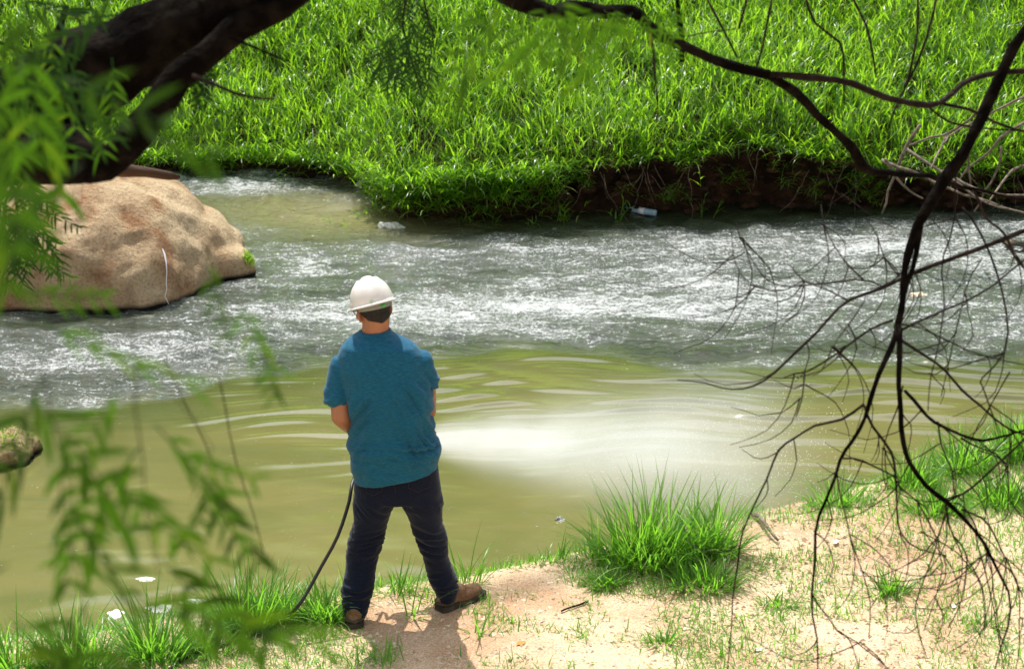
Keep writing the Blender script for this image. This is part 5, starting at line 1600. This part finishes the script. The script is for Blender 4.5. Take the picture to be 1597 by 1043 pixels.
# bare tree on the right
rb = Vector((2.6, 4.6, near_h(2.6, 4.6)))
rt = empty('bare_tree', rb)
tag(rt, 'bare dark tree at the right whose leafless branches hang down over the water and sand', 'tree')
tp, tr = spline([rb + Vector((0, 0, -0.1)), rb + Vector((0.1, 0, 1.2)), D(1960, -150, 5.0), D(1800, -330, 5.0), D(1700, -180, 5.0), D(1640, -30, 5.0)], [0.12, 0.10, 0.06, 0.04, 0.03, 0.026], 0.08, 0.01, 3)
mb = MB(); mb.add(tube_data(tp, tr, 12)); mb.build('trunk', MAT['bark'], rt)
dn = 5.0
RS = 0.78
RL = [
 ([(1640, -30), (1597, 50), (1562, 118), (1530, 185), (1500, 240), (1470, 285), (1442, 330), (1425, 375), (1413, 420), (1407, 470), (1401, 515)], [11, 10, 11, 12, 12, 12, 12, 9, 8, 6, 6.5], 12, 'bark'),
 ([(1440, 330), (1430, 375), (1424, 420), (1412, 465), (1403, 505)], [6, 6, 4.5, 4, 4], 8, 'bark'),
 ([(1401, 510), (1403, 560), (1402, 600), (1406, 640), (1412, 690), (1420, 720), (1445, 758), (1478, 783), (1520, 828), (1547, 866), (1571, 921), (1572, 976), (1551, 1043), (1545, 1070)], [6, 5.5, 5, 5, 5.5, 5, 4.8, 5, 4, 3.2, 2.5, 2, 1.5, 1.3], 8, 'bark'),
 ([(1400, 505), (1388, 545), (1372, 585), (1356, 625), (1343, 655), (1328, 688), (1312, 716), (1292, 773), (1272, 826), (1268, 870), (1268, 925), (1271, 994), (1276, 1050)], [6, 5.5, 5, 5, 4, 3.8, 3.5, 3.2, 3, 2.6, 2.4, 1.8, 1.3], 8, 'bark'),
 ([(1660, 335), (1597, 358), (1560, 375), (1520, 392), (1470, 410), (1430, 425), (1400, 438), (1372, 450), (1328, 470), (1290, 500), (1255, 535), (1225, 565), (1190, 592), (1160, 603), (1125, 606), (1100, 602), (1058, 594)], [6, 5.5, 5.2, 5, 4.8, 4, 3.6, 3.5, 3.2, 3, 3, 2.6, 2.2, 1.9, 1.7, 1.4, 1.0], 8, 'twig_bark'),
 ([(1327, 470), (1290, 455), (1255, 440), (1230, 412)], [2, 1], 6, 'twig_bark'),
 ([(1372, 450), (1335, 437), (1270, 443), (1215, 440), (1185, 425), (1165, 395), (1155, 370), (1150, 345)], [2, .8], 6, 'twig_bark'),
 ([(1215, 459), (1180, 445), (1155, 425), (1143, 395), (1140, 360)], [1.2, .8], 6, 'twig_bark'),
 ([(1345, 437), (1320, 415), (1300, 385), (1285, 350), (1280, 320)], [2, 1], 6, 'twig_bark'),
 ([(1400, 430), (1380, 400), (1370, 370), (1352, 340)], [1.7, 1], 6, 'twig_bark'),
 ([(1345, 470), (1325, 505), (1300, 540), (1283, 575), (1268, 585)], [1.3, 1], 6, 'twig_bark'),
 ([(1392, 500), (1360, 512), (1320, 540), (1290, 560), (1260, 580), (1240, 585), (1222, 592)], [3, 1.2], 6, 'twig_bark'),
 ([(1258, 578), (1255, 600), (1250, 620), (1240, 647)], [2, 1.2], 6, 'twig_bark'),
 ([(1350, 628), (1310, 650), (1270, 665), (1240, 685), (1215, 705), (1195, 745), (1170, 800), (1155, 850), (1145, 930), (1137, 1000), (1133, 1050)], [3, 2.8, 2.5, 2.2, 2.5, 2.2, 2, 2, 1.7, 1.4, 1.2], 6, 'twig_bark'),
 ([(1350, 632), (1365, 665), (1392, 704), (1398, 738), (1395, 797), (1402, 831), (1437, 856), (1478, 866)], [3, 1.4], 6, 'twig_bark'),
 ([(1408, 610), (1440, 640), (1460, 660), (1500, 680), (1535, 690), (1570, 680), (1620, 660)], [3.6, 3.5, 3.5, 3.2, 3, 2.5, 2], 8, 'bark'),
 ([(1313, 714), (1344, 716), (1388, 738), (1402, 759), (1430, 783), (1454, 828), (1461, 849), (1444, 890), (1426, 938), (1430, 976), (1444, 1025)], [2.2, 1.2], 6, 'twig_bark'),
 ([(1471, 778), (1474, 800), (1485, 838), (1504, 869), (1504, 918), (1495, 956), (1476, 982)], [2.2, 1.2], 6, 'twig_bark'),
 ([(1408, 530), (1454, 564), (1499, 609), (1540, 644), (1575, 668), (1610, 676)], [3.2, 1.8], 6, 'twig_bark'),
 ([(1460, 660), (1468, 693), (1485, 735), (1485, 765), (1499, 783)], [2, 1.5], 6, 'twig_bark'),
 ([(1610, 670), (1592, 690), (1558, 724), (1533, 745), (1499, 769), (1478, 783)], [2.2, 2.2], 6, 'twig_bark'),
 ([(1500, 680), (1527, 700), (1568, 728), (1575, 783), (1568, 810), (1540, 822)], [2.2, 1], 6, 'twig_bark'),
 ([(1505, 795), (1540, 821), (1568, 869), (1585, 904), (1597, 935)], [2.2, 1.2], 6, 'twig_bark'),
 ([(1490, 785), (1506, 793), (1540, 862), (1554, 945), (1558, 1000)], [1.8, 1], 6, 'twig_bark'),
 ([(1304, 740), (1314, 787), (1326, 835), (1344, 890), (1359, 938), (1359, 994)], [1.6, 1], 6, 'twig_bark'),
 ([(1268, 930), (1300, 980), (1340, 1000), (1390, 1050)], [1.8, 1], 6, 'twig_bark'),
 ([(1500, 320), (1516, 340), (1537, 381), (1554, 426), (1568, 478), (1568, 547), (1530, 589), (1530, 602), (1547, 640), (1555, 665)], [2.5, 1.4], 6, 'twig_bark'),
 ([(1520, 300), (1540, 340), (1568, 368), (1585, 399), (1610, 430)], [3, 2.5], 6, 'twig_bark'),
 ([(1640, 380), (1597, 406), (1551, 443), (1506, 471), (1464, 488), (1430, 506), (1404, 520)], [1.6, 2.6], 6, 'twig_bark'),
 ([(1492, 230), (1489, 340), (1471, 399), (1470, 478), (1464, 533), (1451, 582), (1447, 640)], [1.8, 1], 6, 'twig_bark'),
 ([(1530, 400), (1500, 460), (1492, 520), (1478, 570), (1465, 620)], [1.4, 1], 6, 'twig_bark'),
 ([(1408, 600), (1395, 640), (1378, 700), (1383, 760)], [1.6, 1], 6, 'twig_bark'),
 ([(1575, 580), (1545, 630), (1520, 680), (1500, 730)], [1.6, 1], 6, 'twig_bark'),
 ([(1597, 570), (1540, 555), (1480, 530), (1440, 512), (1408, 505)], [1.2, 2], 6, 'twig_bark'),
 ([(1478, 785), (1465, 830), (1470, 880), (1458, 930), (1440, 985)], [1.4, .8], 6, 'twig_bark'),
 ([(1520, 828), (1530, 870), (1545, 930), (1560, 990), (1565, 1045)], [1.6, .9], 6, 'twig_bark'),
 ([(1430, 783), (1440, 830), (1470, 866), (1490, 910), (1500, 960)], [1.4, .8], 6, 'twig_bark'),
 ([(1545, 866), (1580, 900), (1592, 960), (1585, 1045)], [1.8, 1], 6, 'twig_bark'),
]
for i, (pp, rr, sd_, mt_) in enumerate(RL):
    d0 = dn + (0 if mt_ == 'bark' else random.uniform(-0.15, 0.5))
    limb(rt, 'branch' if i < 5 or rr[0] > 2.9 else 'twig', pp, rr, MAT[mt_], d0 if i < 5 else (dn, d0), sd_, 0.012, 0.04, i)
RS = 1.0
# small offshoots
mb = MB()
for i, (pp, rr, sd_, mt_) in enumerate(RL):
    for k in range(4 if i < 16 else 3):
        j = random.randint(1, len(pp) - 2); a0 = pp[j]
        ang = random.uniform(0.2, 2.6); Lp = random.uniform(45, 190)
        pts_ = [D(a0[0] + math.cos(ang + 0.25 * q) * Lp * q / 3 + random.uniform(-3, 3), a0[1] + math.sin(ang + 0.25 * q) * Lp * q / 3, dn + 0.12 * q) for q in range(4)]
        a, r = spline(pts_, [1.15 * dn / F, 0.95 * dn / F, .75 * dn / F, .5 * dn / F], 0.05, 0.008, i)
        mb.add(tube_data(a, r, 5))
o = mb.build('fine_twigs', MAT['twig_bark'], rt); o['kind'] = 'stuff'

# tangle of dead grey branches against the far bank at the right
db = empty('dead_branch', M(1500, 330, 16.0)); db.location.z = 0.0
tag(db, 'tangle of dead grey branches lying against the far bank at the right', 'dead branches')
for i, pp in enumerate([[(1375, 250), (1400, 262), (1440, 275), (1480, 295), (1530, 312), (1570, 325), (1640, 340)], [(1437, 195), (1415, 225), (1400, 262), (1385, 300), (1376, 335)],
          [(1470, 265), (1500, 285), (1540, 300), (1597, 306), (1640, 318)], [(1380, 248), (1395, 272), (1420, 298), (1440, 310)], [(1410, 232), (1445, 252), (1490, 282), (1540, 318), (1600, 332)],
          [(1597, 190), (1560, 215), (1540, 240), (1510, 262), (1490, 290)], [(1620, 255), (1580, 265), (1560, 290), (1540, 318)], [(1515, 195), (1512, 240), (1512, 280), (1518, 300)],
          [(1478, 210), (1462, 240), (1452, 262)], [(1555, 130), (1510, 190), (1450, 215), (1410, 228)], [(1597, 150), (1500, 200), (1470, 225)], [(1560, 230), (1555, 270), (1535, 300), (1520, 330)]]):
    limb(db, 'branch', pp, [3.2 - 0.12 * i, 1.4], MAT['grey_twig'], (15.6, 15.9) if i % 2 else (15.8, 15.2), 6, 0.02, 0.1, i)

# ------------------------------------------------------------------ pepper leaves: compound, with paired narrow leaflets
def compound(nl, Ll, Wl, curve, gap, droop, seed):
    r_ = np.random.default_rng(seed)
    a = Acc()
    Ltot = nl * gap
    # rachis hangs along -z with a slight bow
    pts = [(curve * (t ** 2) * Ltot, 0, -t * Ltot) for t in np.linspace(0, 1, nl + 1)]
    rv, rq, rt_ = tube_data(pts, [0.0013] * (nl + 1), 4)
    V = [tuple(v) for v in rv]; a.V.append(np.array(V)); a.Q.append(np.array(rq)); a.T.append(np.array(rt_)); a.A.append(np.full(len(V), 0.5)); a.n = len(V)
    for i in range(1, nl + 1):
        for s in (-1, 1):
            if r_.random() < 0.06: continue
            p = Vector(pts[i])
            L = Ll * r_.uniform(0.75, 1.1) * (1 - 0.25 * abs(i / nl - 0.5)); w_ = Wl * r_.uniform(.8, 1.15)
            an = r_.uniform(0.75, 1.15) - droop * 0.3                         # angle from the rachis direction
            d = Vector((math.cos(1.57 - an) * s, r_.normal(0, 0.18), -math.cos(an))).normalized()
            up = Vector((0, 1, 0)); side = d.cross(up).normalized(); up = side.cross(d)
            seg = 5; n0 = a.n; VV = []
            for k in range(seg + 1):
                t = k / seg
                cpt = p + d * (L * t) + Vector((0, 0, -1)) * (L * 0.25 * t * t) + up * (0.06 * L * math.sin(t * 3))
                ww = w_ * 0.5 * (math.sin(math.pi * min(1, t * 0.92 + 0.08)) ** 0.7 if k < seg else 0.02)
                VV += [tuple(cpt + side * ww), tuple(cpt - side * ww)]
            a.V.append(np.array(VV)); a.Q.append(np.array([[n0 + 2 * k, n0 + 2 * k + 1, n0 + 2 * k + 3, n0 + 2 * k + 2] for k in range(seg)]))
            a.A.append(np.full(len(VV), float(np.clip(r_.normal(0.45, 0.2), 0, 1)))); a.n += len(VV)
    return a.mesh('leaf')
leafA = [compound(6, 0.055, 0.0105, 0.25 * (1 if k % 2 else -1), 0.028, 0.3, 50 + k) for k in range(4)]     # near, broad
leafB = [compound(8, 0.046, 0.0066, 0.3 * (1 if k % 2 else -1), 0.019, 0.4, 70 + k) for k in range(4)]     # fine
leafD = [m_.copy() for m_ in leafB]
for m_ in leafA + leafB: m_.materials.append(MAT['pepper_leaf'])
for m_ in leafD: m_.materials.append(MAT['pepper_leaf_shaded'])
nleaf = 0
def put_leaf(px, py, d, rot, scale, pool, tilt=None):
    if d < 2.4: d, scale = d * 0.9, scale * 0.9
    """rot: roll of the hanging leaf in the picture, 0 hangs down, positive swings to the right"""
    global nleaf
    nleaf += 1
    o = bpy.data.objects.new('leaf', random.choice(pool)); COL.objects.link(o)
    o.parent = tree; o.matrix_parent_inverse = Matrix.Translation(-tree.location)
    o.location = D(px, py, d)
    yaw = random.uniform(-0.7, 0.7) if tilt is None else tilt
    o.rotation_euler = (Matrix.Rotation(-rot, 3, 'Y') @ Matrix.Rotation(random.uniform(-0.4, 0.4), 3, 'X') @ Matrix.Rotation(yaw, 3, 'Z')).to_euler()
    o.scale = (scale,) * 3
# strands hanging in front, close to the lens
def strand(pxs, d, step, pool, scale, r=1.6, first=0.0):
    limb(tree, 'hanging_twig', pxs, [r, r * 0.6], MAT['twig_bark'], d * 0.9 if d < 2.4 else d, 5, 0.004, 0.03, pxs[0][0])
    acc_ = 0; tot = sum(math.dist(pxs[i], pxs[i + 1]) for i in range(len(pxs) - 1))
    pos = first * tot; k = 0
    while pos < tot:
        q = pos; i = 0
        while i < len(pxs) - 1 and q > math.dist(pxs[i], pxs[i + 1]): q -= math.dist(pxs[i], pxs[i + 1]); i += 1
        if i >= len(pxs) - 1: break
        f = q / math.dist(pxs[i], pxs[i + 1])
        x = pxs[i][0] + (pxs[i + 1][0] - pxs[i][0]) * f; y = pxs[i][1] + (pxs[i + 1][1] - pxs[i][1]) * f
        put_leaf(x, y, d, (1 if k % 2 else -1) * random.uniform(0.5, 1.0), scale * random.uniform(.8, 1.15), pool)
        pos += step * random.uniform(0.8, 1.2); k += 1
strand([(205, 440), (215, 560), (212, 640), (224, 720), (230, 800), (250, 900)], 2.0, 150, leafA, 0.75, first=0.55)
strand([(70, 560), (80, 640), (100, 720), (95, 800), (120, 890), (140, 980)], 1.8, 210, leafA, 0.85, first=0.05)
strand([(130, 240), (120, 320), (140, 400)], 1.6, 170, leafA, 1.0, first=0.1)
strand([(340, 590), (352, 640), (370, 720), (395, 800), (412, 865)], 3.0, 900, leafA, .5, r=1.3, first=1.0)
strand([(258, 560), (285, 620), (320, 690), (335, 730)], 3.0, 900, leafA, .5, r=1.1, first=1.0)
strand([(255, 600), (330, 700), (300, 780)], 2.0, 900, leafA, .5, r=1.0, first=1.0)
for (x, y, d, ro, s) in [(372, 470, 1.9, .1, .5), (405, 520, 2.1, .0, .4), (325, 395, 1.9, 0.0, .45), (325, 740, 2.0, 0.3, .6), (240, 660, 1.9, .8, .8), (60, 500, 1.7, 1.0, .8), (40, 620, 1.6, .9, .8), (190, 600, 1.8, -.7, .6), (340, 730, 2.0, -.2, .5), (270, 700, 2.0, .9, .5),
                         (40, 450, 2.0, 1.3, .5), (100, 690, 1.8, .2, .8), (180, 740, 1.8, .5, .7)]:
    put_leaf(x, y, d, ro, s, leafA)
# blurred mass over the trunk, very near
for _ in range(5):
    x = random.gauss(40, 50); y = random.gauss(100, 60)
    put_leaf(x, y, random.uniform(1.15, 2.2), random.uniform(-1.8, 1.4), random.uniform(0.7, 1.1), leafA)
for _ in range(22):
    x = random.uniform(-40, 210); y = random.uniform(-60, 170) * (1 - x / 400)
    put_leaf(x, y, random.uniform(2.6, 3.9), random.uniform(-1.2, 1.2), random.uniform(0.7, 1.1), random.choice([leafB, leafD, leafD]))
# darker fronds hanging below the limb at the left edge
for _ in range(46):
    x = random.uniform(-60, 75); y = random.uniform(235, 380)
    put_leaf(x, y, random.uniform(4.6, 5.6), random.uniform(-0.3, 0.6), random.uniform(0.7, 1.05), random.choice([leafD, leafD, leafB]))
# fronds hanging top centre
limb(tree, 'hanging_twig', [(628, -60), (632, 0), (628, 40), (640, 90), (655, 140)], [2, 1], MAT['twig_bark'], 5.2, 5, 0.004)
limb(tree, 'hanging_twig', [(655, -60), (660, -5), (668, 30), (680, 60)], [2, 1], MAT['twig_bark'], 5.2, 5, 0.004)
for _ in range(34):
    x = random.gauss(625, 27); y = random.uniform(-30, 105)
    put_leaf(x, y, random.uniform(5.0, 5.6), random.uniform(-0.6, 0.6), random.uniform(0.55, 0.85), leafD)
for (x, y) in [(700, 130), (712, 150), (690, 120), (560, 60), (585, 50)]:
    put_leaf(x, y, 5.4, random.uniform(-.5, .7), 0.6, leafB)
# wisps under the top limb
for _ in range(9):
    put_leaf(random.gauss(865, 40), random.gauss(5, 14), random.uniform(2.0, 3.0), random.uniform(-.9, .9), random.uniform(.5, .8), leafA)
for _ in range(8):
    put_leaf(random.gauss(960, 60), random.gauss(20, 10), random.uniform(3.6, 4.6), random.uniform(-.9, .9), random.uniform(.5, .8), leafB)
for (x, y) in [(320, 105), (335, 95), (310, 120), (300, 110), (345, 105)]:
    put_leaf(x, y, 4.0, random.uniform(-1.2, 0.5), 0.6, leafD)
for (x, y) in [(10, 880), (20, 960), (60, 1000), (180, 930), (95, 980)]:
    put_leaf(x, y, 1.5, random.uniform(-1.4, 1.4), 0.9, leafA)
